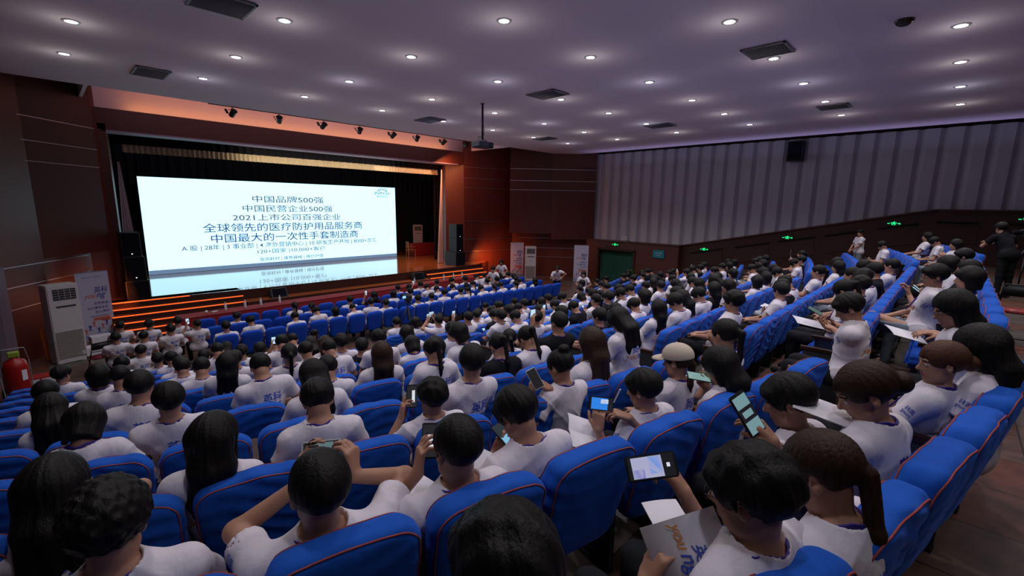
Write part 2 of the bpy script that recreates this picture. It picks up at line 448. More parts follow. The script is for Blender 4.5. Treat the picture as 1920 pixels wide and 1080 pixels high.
# portal: header and jambs at y=20, pale cove wall above
m_jamb = mat('portal_wood', (0.10, 0.024, 0.015), 0.45, noise=(3, 0.6, (0.08, 0.02, 0.013)))
bm = B(); add_box(bm, (9.2, 20.15, Z0 + 2.55), (15.3, 0.3, 0.66)); struct('wall_stage_header', bm, m_jamb)
bm = B(); add_box(bm, (9.2, 20.75, Z0 + 3.4), (22, 0.1, 1.2)); struct('wall_cove', bm, m_ceil)
bm = B(); add_box(bm, (9.2, 20.5, Z0 + 2.87), (15.2, 0.5, 0.03)); struct('trim_4', bm, m_jamb)
for s, xa, xb in ((-1, 1.55, 1.80), (1, 15.98, 16.75)):
    bm = B()
    if s < 0: add_prism(bm, [(xa, 20.0), (xb, 20.0), (xb + 0.1, 20.6), (xa, 20.6)], 0.9, Z0 + 2.4)
    else: add_prism(bm, [(xb, 20.0), (xa, 20.75), (xa, 21.0), (xb, 21.0)], 0.9, Z0 + 2.3)
    struct('wall_stage_jamb_left' if s < 0 else 'wall_stage_jamb_right', bm, m_jamb)
# lower lip under the header, purple light put into its colour
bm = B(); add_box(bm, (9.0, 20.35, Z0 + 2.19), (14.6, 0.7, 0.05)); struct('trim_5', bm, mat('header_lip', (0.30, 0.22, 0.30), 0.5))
# stage house: black box behind
bm = B()
add_box(bm, (9.2, 28.1, Z0), (26, 0.1, 8)); add_box(bm, (-2.5, 24.5, Z0), (0.1, 7.4, 8)); add_box(bm, (20.9, 24.5, Z0), (0.1, 7.4, 8))
add_box(bm, (9.2, 24.5, CEIL + 0.9), (26, 7.4, 0.1))
struct('wall_stage_house', bm, m_black)
# stage floor
SZ = Z0 - 3.22
def stage_edge(x): return 18.62 + 0.30 * ((x - 9.5) / 8.0) ** 2
xe = [1.15 + (16.75 - 1.15) * i / 24 for i in range(25)]
bm = B()
add_prism(bm, [(x, stage_edge(x)) for x in xe] + [(18.5, 19.8), (20.5, 28), (-2, 28), (0.9, 19.6)], 0.0, SZ)
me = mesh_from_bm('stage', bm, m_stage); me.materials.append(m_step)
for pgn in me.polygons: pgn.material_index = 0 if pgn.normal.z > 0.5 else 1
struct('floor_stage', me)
# steps left and right, middle ledge; thin orange light under every nosing
def steps(name, xa, xb, ks, lights, m=m_step):
    g = thing(name, lights[0], lights[1], ((xa + xb) / 2, 18.3, 0))
    for k in ks:
        z = SZ - 0.166 * k; y1 = stage_edge((xa + xb) / 2) - 0.30 * k
        bm = B(); add_box(bm, (0, y1 + 0.25 - 18.3, z / 2), (xb - xa, 0.5, z)); obj('step', bm, m, g)
        bm = B(); add_box(bm, (0, y1 - 0.008 - 18.3, z - 0.022), (xb - xa - 0.02, 0.016, 0.034)); obj('step_light', bm, m_led_strip, g)
    return g
steps('stage_steps', 1.18, 4.9, range(0, 6), ('dark wooden steps with glowing orange edges left of the stage front', 'steps'))
steps('stage_steps', 13.0, 16.75, range(1, 6), ('dark wooden steps with glowing orange edges right of the stage front', 'steps'))
bm = B(); add_box(bm, (8.95, 18.35, (SZ - 0.36) / 2), (8.1, 0.6, SZ - 0.36))
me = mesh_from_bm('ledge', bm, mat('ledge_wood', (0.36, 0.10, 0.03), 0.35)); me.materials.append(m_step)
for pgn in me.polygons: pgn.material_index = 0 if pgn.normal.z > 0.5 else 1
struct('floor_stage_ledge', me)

# ---------------------------------------------------------------- LED wall
led = thing('led_screen', 'huge glowing white LED wall with blue and grey lettering on stage', 'screen', (9.2, 25.0, SZ))
LX0, LX1, LZ0, LZ1 = 3.04, 15.37, Z0 - 3.22, Z0 + 0.985
m_led = mat('led_white', (0.0, 0.0, 0.0), 0.5, emit=(0.50, 0.86, 1.0), strength=1.7)
m_ledbar = mat('led_bar', (0, 0, 0), 0.5, emit=(0.16, 0.25, 0.40), strength=0.9)
m_tx1 = mat('led_text_grey', (0, 0, 0), 0.5, emit=(0.07, 0.06, 0.16), strength=1.0)
m_tx2 = mat('led_text_blue', (0, 0, 0), 0.5, emit=(0.02, 0.055, 0.26), strength=1.0)
m_tx3 = mat('led_text_pale', (0, 0, 0), 0.5, emit=(0.75, 0.85, 0.95), strength=0.9)
m_txn = mat('led_logo_blue', (0, 0, 0), 0.5, emit=(0.015, 0.16, 0.30), strength=1.0)
bm = B(); add_box(bm, ((LX0 + LX1) / 2 - 9.2, 0.10, (LZ0 + LZ1) / 2 - SZ), (LX1 - LX0 + 0.04, 0.18, LZ1 - LZ0)); obj('cabinet', bm, m_blackp, led)
bm = B(); add_box(bm, ((LX0 + LX1) / 2 - 9.2, 0.0, (LZ0 + LZ1) / 2 - SZ + .01), (LX1 - LX0, 0.02, LZ1 - LZ0 - .02)); obj('picture', bm, m_led, led)
bm = B(); add_box(bm, ((LX0 + LX1) / 2 - 9.2, -0.014, 0.10), (LX1 - LX0, 0.008, 0.18)); obj('bottom_bar', bm, m_ledbar, led)
def led_text(body, x0, x1, zr, h, m, off=0.002):
    me = text_mesh('lettering', body, 0.5, m, width=x1 - x0, height=h, extrude=0.001, offset=off)
    obj('lettering', me, None, led, loc=((x0 + x1) / 2 - 9.2, -0.016, zr + Z0 - SZ))
led_text('中国品牌500强', 7.38, 10.9, 0.15, 0.34, m_tx1)
led_text('中国民营企业500强', 6.92, 11.38, -0.31, 0.34, m_tx1)
led_text('2021上市公司百强企业', 6.46, 11.83, -0.75, 0.34, m_tx1)
led_text('全球领先的医疗防护用品服务商', 5.2, 13.1, -1.23, 0.42, m_tx2)
led_text('中国最大的一次性手套制造商', 5.48, 12.83, -1.73, 0.42, m_tx2)
led_text('A 股 | 28年 | 3 事业部 | 4 海外营销中心 | 10 研发生产基地 | 8000+员工', 4.3, 14.0, -2.15, 0.30, m_tx1)
led_text('120+国家 |10,000+客户', 7.42, 10.84, -2.47, 0.26, m_tx1)
led_text('医用耗材 | 康养器械 | 理疗护理', 7.52, 10.72, -2.87, 0.22, m_tx1)
led_text('股票代码：300677', 3.5, 4.85, -3.10, 0.13, m_tx3)
led_text('www.intcomedical.com.cn', 13.2, 14.85, -3.10, 0.13, m_tx3)
led_text('INTCO', 14.02, 14.98, 0.62, 0.16, m_txn, 0.004)
led_text('英科医疗', 14.1, 14.9, 0.44, 0.11, m_txn)
bm = B()
for i in range(7):
    a = PI * (0.12 + 0.76 * i / 6); c = Vector((14.5 - 9.2 + 0.30 * math.cos(a), -0.016, Z0 - SZ + 0.70 + 0.17 * math.sin(a)))
    add_box(bm, c, (0.13, 0.004, 0.04), Matrix.Rotation(-a, 3, 'Y'))
obj('logo_rays', bm, m_txn, led)

# ---------------------------------------------------------------- stage dressing
def drape(name, x0, x1, y, z0, z1, m, label, wave=0.05, per=0.22, cat='curtain', group=None, taper=None):
    bm = B(); n = max(8, int((x1 - x0) / 0.03)); prev = None
    for i in range(n + 1):
        t = i / n; x = x0 + (x1 - x0) * t; ph = x * 2 * PI / per
        dy = wave * math.sin(ph) + wave * 0.4 * math.sin(ph * 2.3 + 1)
        xt = x if taper is None else taper + (x - taper) * 0.12
        cc = [bm.verts.new((x, y + dy, z0)), bm.verts.new((xt * 0.6 + x * 0.4, y + dy * 0.7, z0 + (z1 - z0) * 0.6)), bm.verts.new((xt, y + dy * 0.5, z1))]
        if prev:
            for a in (0, 1): bm.faces.new((prev[a], cc[a], cc[a + 1], prev[a + 1]))
        prev = cc
    o = obj(name, bm, m, smooth=True)
    return tag(o, label, cat, group)
m_val = mat('gold_valance', (0.50, 0.40, 0.26), 0.45, sheen=0.3)
m_white_drape = mat('white_drape', (0.6, 0.55, 0.56), 0.8)
drape('stage_valance', 2.3, 16.0, 21.5, Z0 + 1.66, Z0 + 1.98, m_val, 'narrow gathered gold valance hanging above the LED wall', 0.05, 0.16, 'valance')
drape('stage_valance', 1.9, 16.3, 21.3, Z0 + 1.92, Z0 + 2.5, m_black, 'black pelmet drape across the top of the stage opening', 0.04, 0.3, 'valance')
drape('stage_curtain', 1.9, 2.42, 21.2, SZ + 0.02, Z0 + 1.3, m_white_drape, 'narrow pale curtain gathered at the left end of the stage', 0.05, 0.13, taper=2.12)
drape('stage_curtain', 15.22, 15.62, 20.55, SZ + 0.02, Z0 + 1.9, m_white_drape, 'narrow pale curtain gathered at the right end of the stage', 0.05, 0.13, taper=15.6)
drape('back_drape', -1.8, 20.4, 27.6, SZ + 0.02, Z0 + 3.0, mat('navy_drape', (0.012, 0.014, 0.03), 0.95), 'black drape closing the back of the stage behind the screen', 0.08, 0.4)
drape('wing_drape', 16.1, 17.3, 22.0, SZ + 0.02, Z0 + 2.6, m_black, 'black wing drape right of the stage behind the pale curtain', 0.06, 0.25)
drape('wing_drape', 1.1, 2.0, 21.6, SZ + 0.02, Z0 + 2.6, m_black, 'black wing drape left of the stage behind the speakers', 0.06, 0.25)
# ================================================================ smooth solids for people
def V3(*a): return np.array(a, np.float32)
def rc(p, a, b, ra, rb):
    a = np.asarray(a, np.float32); b = np.asarray(b, np.float32)
    ab = b - a; L = float(ab @ ab) + 1e-9
    t = np.clip(((p - a) @ ab) / L, 0, 1)
    q = p - a - t[:, None] * ab
    return np.sqrt((q * q).sum(1)) - (ra + (rb - ra) * t)
def ell(p, c, r, R=None):
    q = p - np.asarray(c, np.float32)
    if R is not None: q = q @ R            # columns of R are the local axes
    r = np.asarray(r, np.float32)
    k0 = np.sqrt(((q / r) ** 2).sum(1)) + 1e-6; k1 = np.sqrt(((q / (r * r)) ** 2).sum(1)) + 1e-6
    return k0 * (k0 - 1) / k1
def smin(a, b, k):
    h = np.clip(0.5 + 0.5 * (b - a) / k, 0, 1)
    return b + (a - b) * h - k * h * (1 - h)
def smax(a, b, k): return -smin(-a, -b, k)
def nets(fn, lo, hi, res):
    """surface of fn < 0 as vertices and quads, sampled finely only near the surface"""
    lo = np.asarray(lo, np.float32); hi = np.asarray(hi, np.float32); F = 4
    m = np.maximum(1, np.ceil((hi - lo) / (res * F)).astype(int)); n = m * F + 1
    gx = [lo[i] + np.arange(m[i] + 1) * res * F for i in range(3)]
    P = np.stack(np.meshgrid(*gx, indexing='ij'), -1).reshape(-1, 3).astype(np.float32)
    Cv = fn(P).reshape(m + 1)
    act = np.full(tuple(m), 1e9, np.float32)
    for dx in (0, 1):
        for dy in (0, 1):
            for dz in (0, 1):
                act = np.minimum(act, np.abs(Cv[dx:m[0] + dx, dy:m[1] + dy, dz:m[2] + dz]))
    act = act < res * F * 1.25
    up = lambda A: np.repeat(np.repeat(np.repeat(A, F, 0), F, 1), F, 2)
    V = np.full(tuple(n), 1.0, np.float32)
    base = np.where(Cv[:-1, :-1, :-1] < 0, -1.0, 1.0).astype(np.float32)
    V[:-1, :-1, :-1] = up(base)
    mk = np.zeros(tuple(n), bool); u = up(act)
    for dx in (0, 1):
        for dy in (0, 1):
            for dz in (0, 1):
                mk[dx:n[0] - 1 + dx, dy:n[1] - 1 + dy, dz:n[2] - 1 + dz] |= u
    I = np.argwhere(mk); pts = (lo + I * res).astype(np.float32)
    V[I[:, 0], I[:, 1], I[:, 2]] = fn(pts)
    S = V < 0
    cs = np.zeros(tuple(n - 1), np.int8)
    for dx in (0, 1):
        for dy in (0, 1):
            for dz in (0, 1):
                cs += S[dx:n[0] - 1 + dx, dy:n[1] - 1 + dy, dz:n[2] - 1 + dz]
    actc = (cs > 0) & (cs < 8)
    idx = np.full(tuple(n - 1), -1, np.int64); A_ = np.argwhere(actc); idx[actc] = np.arange(len(A_))
    acc = np.zeros((len(A_), 3), np.float64); cnt = np.zeros(len(A_))
    cor = [(0, 0, 0), (1, 0, 0), (0, 1, 0), (1, 1, 0), (0, 0, 1), (1, 0, 1), (0, 1, 1), (1, 1, 1)]
    cv = [V[A_[:, 0] + c[0], A_[:, 1] + c[1], A_[:, 2] + c[2]] for c in cor]
    for (a, b) in ((0, 1), (2, 3), (4, 5), (6, 7), (0, 2), (1, 3), (4, 6), (5, 7), (0, 4), (1, 5), (2, 6), (3, 7)):
        x = (cv[a] < 0) != (cv[b] < 0); t = np.where(x, cv[a] / np.where(x, cv[a] - cv[b], 1), 0)
        p = np.array(cor[a])[None, :] + t[:, None] * (np.array(cor[b]) - np.array(cor[a]))[None, :]
        acc += np.where(x[:, None], p, 0); cnt += x
    verts = lo + (A_ + acc / cnt[:, None]) * res
    quads = []
    for ax in range(3):
        b, c = [i for i in range(3) if i != ax]
        sl0 = [slice(1, n[i] - 1) for i in range(3)]; sl1 = list(sl0)
        sl0[ax] = slice(0, n[ax] - 1); sl1[ax] = slice(1, n[ax])
        s0, s1 = S[tuple(sl0)], S[tuple(sl1)]
        E = np.argwhere(s0 != s1)
        if not len(E): continue
        flip = s0[E[:, 0], E[:, 1], E[:, 2]]
        E = E.copy(); E[:, b] += 1; E[:, c] += 1
        def at(db, dc):
            q = E.copy(); q[:, b] += db; q[:, c] += dc; return idx[q[:, 0], q[:, 1], q[:, 2]]
        Q = np.stack([at(-1, -1), at(0, -1), at(0, 0), at(-1, 0)], 1)
        if ax == 1: flip = ~flip
        Q[~flip] = Q[~flip][:, ::-1]
        quads.append(Q)
    Q = np.concatenate(quads); Q = Q[(Q >= 0).all(1)]
    return verts.astype(np.float32), Q
def np_mesh(name, verts, quads, mats, matidx=None, smooth=True):
    me = bpy.data.meshes.new(name)
    me.vertices.add(len(verts)); me.vertices.foreach_set('co', verts.astype(np.float32).ravel())
    me.loops.add(len(quads) * 4); me.loops.foreach_set('vertex_index', quads.ravel().astype(np.int32))
    me.polygons.add(len(quads)); me.polygons.foreach_set('loop_start', np.arange(len(quads), dtype=np.int32) * 4)
    me.polygons.foreach_set('loop_total', np.full(len(quads), 4, np.int32))
    for m in mats: me.materials.append(m)
    if matidx is not None: me.polygons.foreach_set('material_index', matidx.astype(np.int32))
    if smooth: me.polygons.foreach_set('use_smooth', np.ones(len(quads), bool))
    me.update(calc_edges=True); me.validate()
    return me
def rotm(rx=0, ry=0, rz=0):
    return np.array(Euler((math.radians(rx), math.radians(ry), math.radians(rz)), 'XYZ').to_matrix(), np.float32)
def unit(v): v = np.asarray(v, float); return v / (np.linalg.norm(v) + 1e-9)

# ================================================================ seats
m_velour = mat('blue_velour', (0.010, 0.080, 0.43), 0.8, spec=0.12, sheen=0.30, noise=(5, 0.9, (0.014, 0.10, 0.52)), bump=(9, 0.35))
m_velour2 = mat('smooth_blue_velour', (0.008, 0.055, 0.42), 0.75, spec=0.15, sheen=0.3)
m_pipe = mat('orange_piping', (0.30, 0.05, 0.045), 0.8)
m_arm = mat('armrest_wood', (0.035, 0.012, 0.008), 0.45)
m_seatleg = mat('seat_side_grey', (0.03, 0.035, 0.045), 0.5)
m_cushion = mat('blue_cushion', (0.008, 0.05, 0.32), 0.85, spec=0.1)

def back_sdf(p, seed, w, top, z0, lean, wr):
    """padded backrest as a distance field: rounded slab, leaning back, fuller at the top"""
    k = (p[:, 2] - z0) / (top - z0)
    y = p[:, 1] + (p[:, 2] - top) * lean
    hw_ = w / 2 * (0.84 + 0.16 * np.clip(k * 1.5, 0, 1)); th = 0.052 + 0.012 * np.clip(k, 0, 1)
    zc = (top + z0) / 2; hh = (top - z0) / 2
    r = 0.105
    arch = 0.016 * (1 - np.clip(np.abs(p[:, 0]) / (w / 2), 0, 1) ** 2)
    qx = np.abs(p[:, 0]) - (hw_ - r); qz = np.where(p[:, 2] > zc, (p[:, 2] - zc - arch) - (hh - r), (zc - p[:, 2]) - (hh - r))
    d2 = np.sqrt(np.maximum(qx, 0) ** 2 + np.maximum(qz, 0) ** 2) + np.minimum(np.maximum(qx, qz), 0) - r
    bul = 0.020 * np.clip(-d2 / 0.12, 0, 1)
    dy = np.abs(y) - th - bul
    e = 0.042
    ax = d2 + e; ay = dy + e
    d = np.sqrt(np.maximum(ax, 0) ** 2 + np.maximum(ay, 0) ** 2) + np.minimum(np.maximum(ax, ay), 0) - e
    if wr:
        u = np.clip(k, 0, 1)
        fold = np.sin(p[:, 2] * 62 + 7 * np.sin(p[:, 0] * 5 + seed) + seed * 3) * (0.35 + 0.65 * np.clip(np.sin(p[:, 0] * 7 + seed * 1.3) , 0, 1))
        fold = fold + 0.6 * np.sin(p[:, 0] * 38 + p[:, 2] * 14 + seed) * np.clip(np.sin(p[:, 2] * 11 + seed), 0, 1)
        d = d - wr * fold * (0.35 + 0.65 * u)
    return d * 0.9
def back_meshes(seed, piping=True, w=0.53, top=0.90, z0=0.30, lean=0.20, wr=0.0055, m=None, res=0.0125):
    fn = lambda p: back_sdf(p, seed, w, top, z0, lean, wr)
    v, q = nets(fn, (-w / 2 - 0.04, -0.14, z0 - 0.05), (w / 2 + 0.04, 0.30, top + 0.06), res)
    cover = np_mesh('backrest', v, q, [m])
    pipes = None
    if piping:
        pb = B()
        for sgn in (-1, 1):
            pts = []
            n = 40; r = 0.100; hx = w / 2 - 0.012
            path = [(-hx, z0 + 0.05 + (top - r - z0 - 0.05) * i / 8) for i in range(9)]
            path += [(-hx + r - r * math.cos(PI / 2 * i / 7), top - 0.010 - r + r * math.sin(PI / 2 * i / 7)) for i in range(1, 8)]
            half = list(path); path += [(x, z) for x, z in [(-(hx - r) + 2 * (hx - r) * i / 8, top - 0.010 + 0.014 * (1 - (1 - i / 4) ** 2)) for i in range(1, 8)]]
            path += [(-x, z) for x, z in half[::-1]]
            for (x, z) in path:
                k = (z - z0) / (top - z0); th = 0.052 + 0.012 * min(1, max(0, k))
                yy = sgn * (th - 0.002) - (z - top) * lean
                # walk out along the bisector until the padded surface is reached
                c = np.array([0.0, 0 - (z - top) * lean * 0, min(z, top - 0.16)]); dirv = unit(np.array([x, 0, z - c[2]]) if z > top - 0.16 else np.array([x, 0, 0]))
                dirv = unit(dirv + np.array([0, sgn * 0.8, 0])); t = 0.0; p0 = np.array([x, yy, z]) - dirv * 0.06
                for _ in range(28):
                    dd = float(fn((p0 + dirv * t)[None, :].astype(np.float32))[0])
                    t -= dd
                    if abs(dd) < 2e-4: break
                pts.append(Vector(p0 + dirv * (t + 0.0015)))
            add_tube(pb, pts, 0.0036, 5)
        pipes = mesh_from_bm('piping', pb, m_pipe, True)
    return cover, pipes
def arm_mesh():
    bm = B()
    add_box(bm, (0, 0.30, 0.60), (0.05, 0.36, 0.035)); 
    return mesh_from_bm('armrest', bm, m_arm)
def side_mesh():
    bm = B(); add_box(bm, (0, 0.28, 0.30), (0.035, 0.34, 0.57)); add_box(bm, (0, 0.26, 0.015), (0.06, 0.30, 0.03))
    return mesh_from_bm('side_panel', bm, m_seatleg)
def cushion_mesh():
    bm = B(); add_box(bm, (0, 0.33, 0.40), (0.47, 0.46, 0.11))
    bmesh.ops.bevel(bm, geom=bm.edges[:] , offset=0.035, segments=3, affect='EDGES')
    return mesh_from_bm('seat_cushion', bm, m_cushion, True)
ARM, SIDE, CUSH = arm_mesh(), side_mesh(), cushion_mesh()
def make_seat(name, cover, pipes):
    t = thing(name, 'x', 'seat')
    b = obj('backrest', cover, None, t)
    if pipes: obj('piping', pipes, None, b)
    obj('seat_cushion', CUSH, None, t)
    obj('armrest', ARM, None, t, loc=(-0.28, 0, 0)); obj('side_panel', SIDE, None, t, loc=(-0.28, 0, 0))
    return t
protos = []
for s in range(5):
    c, p = back_meshes(1.0 + s * 2.37, True, m=m_velour)
    protos.append(make_seat('auditorium_seat', c, p))
c, p = back_meshes(0.3, False, w=0.51, wr=0, m=m_velour2, res=0.02)
proto_front = make_seat('auditorium_seat', c, None)
used = set()
ORD = ['first', 'second', 'third', 'fourth', 'fifth', 'sixth', 'seventh', 'eighth', 'ninth', 'tenth', 'eleventh', 'twelfth', 'thirteenth', 'fourteenth', 'fifteenth',
       'sixteenth', 'seventeenth', 'eighteenth', 'nineteenth', 'twentieth', 'twenty-first', 'twenty-second', 'twenty-third', 'twenty-fourth']
def place_seat(pr, x, y, z, rz, label, group):
    if pr.name not in used: o = pr; used.add(pr.name)
    else: o = dup_tree(pr)
    o.location = (x, y, z); o.rotation_euler = (0, 0, rz)
    o['label'] = label; o['group'] = group
    return o
SEATS = {}          # (block, row, number from aisle) -> (x, y, z, rz)
def slope(k, x):
    return math.atan2(row_y(k, x + 0.05) - row_y(k, x - 0.05), 0.1)
ROWNAME = ['back row', 'second row from back', 'third row from back', 'fourth row from back', 'fifth row from back', 'sixth row from back', 'seventh row from back',
           'eighth row from back', 'ninth row from back', 'tenth row from back', 'foremost raked row']
rng = random.Random(3)
for k in range(NROW):
    # left block, counted from its aisle
    x = 4.1; j = 0
    while x > -0.75:
        SEATS[('left', k, j)] = (x - (0.14 if k == 0 else 0.17), row_y(k, x) + (-0.045 if k == 0 else -0.04), row_z(k), slope(k, x))
        a = slope(k, x); x -= 0.565 * math.cos(a); j += 1
    for j in range(13):
        x = 5.93 + 0.562 * j
        SEATS[('centre', k, j)] = (x - 0.12, row_y(k, x) + (0.04 if k == 0 else -0.06), row_z(k), 0.0)
    x = 14.5; j = 0
    while x < 20.1:
        SEATS[('right', k, j)] = (x, row_y(k, x) - 0.10, row_z(k), slope(k, x))
        a = slope(k, x); x += 0.565 * math.cos(a); j += 1
FROWS = [(14.95, 'front'), (13.86, 'middle'), (12.80, 'last')]
for fi, (y0, nm) in enumerate(FROWS):
    for j in range(23):
        x = 2.97 + 0.566 * j
        SEATS[('flat', fi, j)] = (x - 0.06, y0 - 0.10 - 0.045 * (x - 2.97), 0.0, -0.045)
SKIP = {(b, k, j) for (b, k, j) in SEATS if b == 'right' and j > 7}
for (blk, k, j), (x, y, z, rz) in SEATS.items():
    if (blk, k, j) in SKIP: continue
    if blk == 'flat':
        lb = 'blue seat, %s row of the flat front block, %s from its left end' % (FROWS[k][1], ORD[j])
        place_seat(proto_front, x, y, z, rz, lb, 'smooth blue seats of the flat front block')
    else:
        lb = 'blue seat with orange piping, %s, %s block, %s from the %s aisle' % (ROWNAME[k], blk, ORD[j], 'right' if blk == 'right' else 'left')
        place_seat(protos[rng.randrange(5)], x, y, z, rz, lb, 'covered blue seats of the %s block' % blk)
import zlib
# ---------------------------------------------------------------- materials for people
m_skin = mat('skin', (0.40, 0.215, 0.145), 0.5, spec=0.35, noise=(14, 0.5, (0.36, 0.18, 0.12)))
m_lip = mat('lips', (0.33, 0.10, 0.085), 0.45)
m_eyew = mat('eye_white', (0.6, 0.58, 0.56), 0.25)
m_iris = mat('dark_iris', (0.015, 0.01, 0.008), 0.2)
def hair_mat(name, c, c2, rough=0.55):
    m = bpy.data.materials.new(name); m.use_nodes = True; MATS[name] = m
    nt = m.node_tree; b = nt.nodes['Principled BSDF']; b.inputs['Roughness'].default_value = rough; b.inputs['Specular IOR Level'].default_value = 0.2
    tc = nt.nodes.new('ShaderNodeTexCoord'); mp = nt.nodes.new('ShaderNodeMapping'); mp.inputs['Scale'].default_value = (130, 130, 9)
    n = nt.nodes.new('ShaderNodeTexNoise'); n.inputs['Scale'].default_value = 1.0; n.inputs['Detail'].default_value = 2
    mx = nt.nodes.new('ShaderNodeMix'); mx.data_type = 'RGBA'; mx.inputs['A'].default_value = (*c, 1); mx.inputs['B'].default_value = (*c2, 1)
    bp = nt.nodes.new('ShaderNodeBump'); bp.inputs['Strength'].default_value = 0.55; bp.inputs['Distance'].default_value = 0.006
    nt.links.new(tc.outputs['Object'], mp.inputs[0]); nt.links.new(mp.outputs[0], n.inputs['Vector'])
    nt.links.new(n.outputs['Fac'], mx.inputs['Factor']); nt.links.new(mx.outputs['Result'], b.inputs['Base Color'])
    nt.links.new(n.outputs['Fac'], bp.inputs['Height']); nt.links.new(bp.outputs[0], b.inputs['Normal'])
    return m
m_hair = hair_mat('black_hair', (0.0035, 0.003, 0.003), (0.008, 0.0065, 0.006))
m_hairb = hair_mat('dark_brown_hair', (0.016, 0.008, 0.005), (0.036, 0.017, 0.010))
m_hairr = hair_mat('chestnut_hair', (0.045, 0.018, 0.010), (0.09, 0.035, 0.018))
m_shirt = mat('white_cotton', (0.66, 0.62, 0.68), 0.85, spec=0.15, noise=(3, 0.4, (0.62, 0.58, 0.65)), bump=(13, 0.55, (1, 1, 0.45)))
m_shirt_black = mat('black_cotton', (0.012, 0.012, 0.016), 0.85, spec=0.1)
m_shirt_grey = mat('grey_green_cotton', (0.30, 0.31, 0.28), 0.85)
m_tr_black = mat('black_trousers', (0.010, 0.010, 0.013), 0.85, spec=0.15)
m_tr_jean = mat('grey_blue_jeans', (0.16, 0.19, 0.24), 0.85)
m_tr_pale = mat('pale_jeans', (0.36, 0.38, 0.42), 0.85)
m_shoe = mat('dark_shoe', (0.02, 0.02, 0.022), 0.6)
m_sole = mat('white_sole', (0.5, 0.5, 0.5), 0.6)
m_lany = mat('purple_lanyard', (0.045, 0.02, 0.26), 0.6)
m_prb = mat('blue_print', (0.03, 0.07, 0.42), 0.7)
m_pro = mat('orange_print', (0.62, 0.24, 0.05), 0.7)
m_cap = mat('beige_cap', (0.52, 0.44, 0.37), 0.85)
m_paper = mat('white_paper', (0.66, 0.64, 0.70), 0.7)
m_glassrim = mat('spectacle_rim', (0.05, 0.03, 0.02), 0.35, 0.5)

# ---------------------------------------------------------------- head (local frame: y forward, z up, origin between the ears)
def head_sdf(p, hi):
    d = ell(p, (0, -0.014, 0.032), (0.076, 0.096, 0.088))
    d = smin(d, ell(p, (0, 0.030, -0.030), (0.062, 0.066, 0.084)), 0.03)
    d = smin(d, rc(p, (-0.034, 0.030, -0.078), (0.034, 0.030, -0.078), 0.028, 0.028), 0.03)
    d = smin(d, rc(p, (0, 0.062, -0.098), (0, 0.066, -0.100), 0.018, 0.018), 0.03)
    d = smin(d, rc(p, (0, 0.092, 0.004), (0, 0.111, -0.030), 0.007, 0.011), 0.014)
    for s in (-1, 1):
        d = smin(d, rc(p, (s * 0.010, 0.098, -0.034), (s * 0.013, 0.096, -0.036), 0.008, 0.007), 0.006)
        if hi:
            d = smax(d, -(rc(p, (s * 0.026, 0.112, 0.002), (s * 0.040, 0.104, 0.002), 0.014, 0.013)), 0.014)
            d = smin(d, rc(p, (s * 0.018, 0.094, 0.020), (s * 0.046, 0.082, 0.022), 0.006, 0.005), 0.014)
            d = smin(d, ell(p, (s * 0.031, 0.081, 0.0), (0.0135, 0.0135, 0.011)), 0.002)
        # ear
        R = rotm(8, 0, s * -22)
        e = ell(p, (s * 0.079, -0.006, -0.004), (0.009, 0.020, 0.033), R)
        e = smin(e, ell(p, (s * 0.077, -0.001, -0.030), (0.007, 0.010, 0.012), R), 0.008)
        if hi: e = smax(e, -ell(p, (s * 0.088, 0.000, 0.002), (0.008, 0.011, 0.020), R), 0.004)
        d = smin(d, e, 0.006)
    # lips
    d = smin(d, rc(p, (-0.018, 0.087, -0.060), (0.018, 0.087, -0.060), 0.0055, 0.0055), 0.012)
    d = smin(d, rc(p, (-0.014, 0.086, -0.070), (0.014, 0.086, -0.070), 0.006, 0.006), 0.010)
    return d
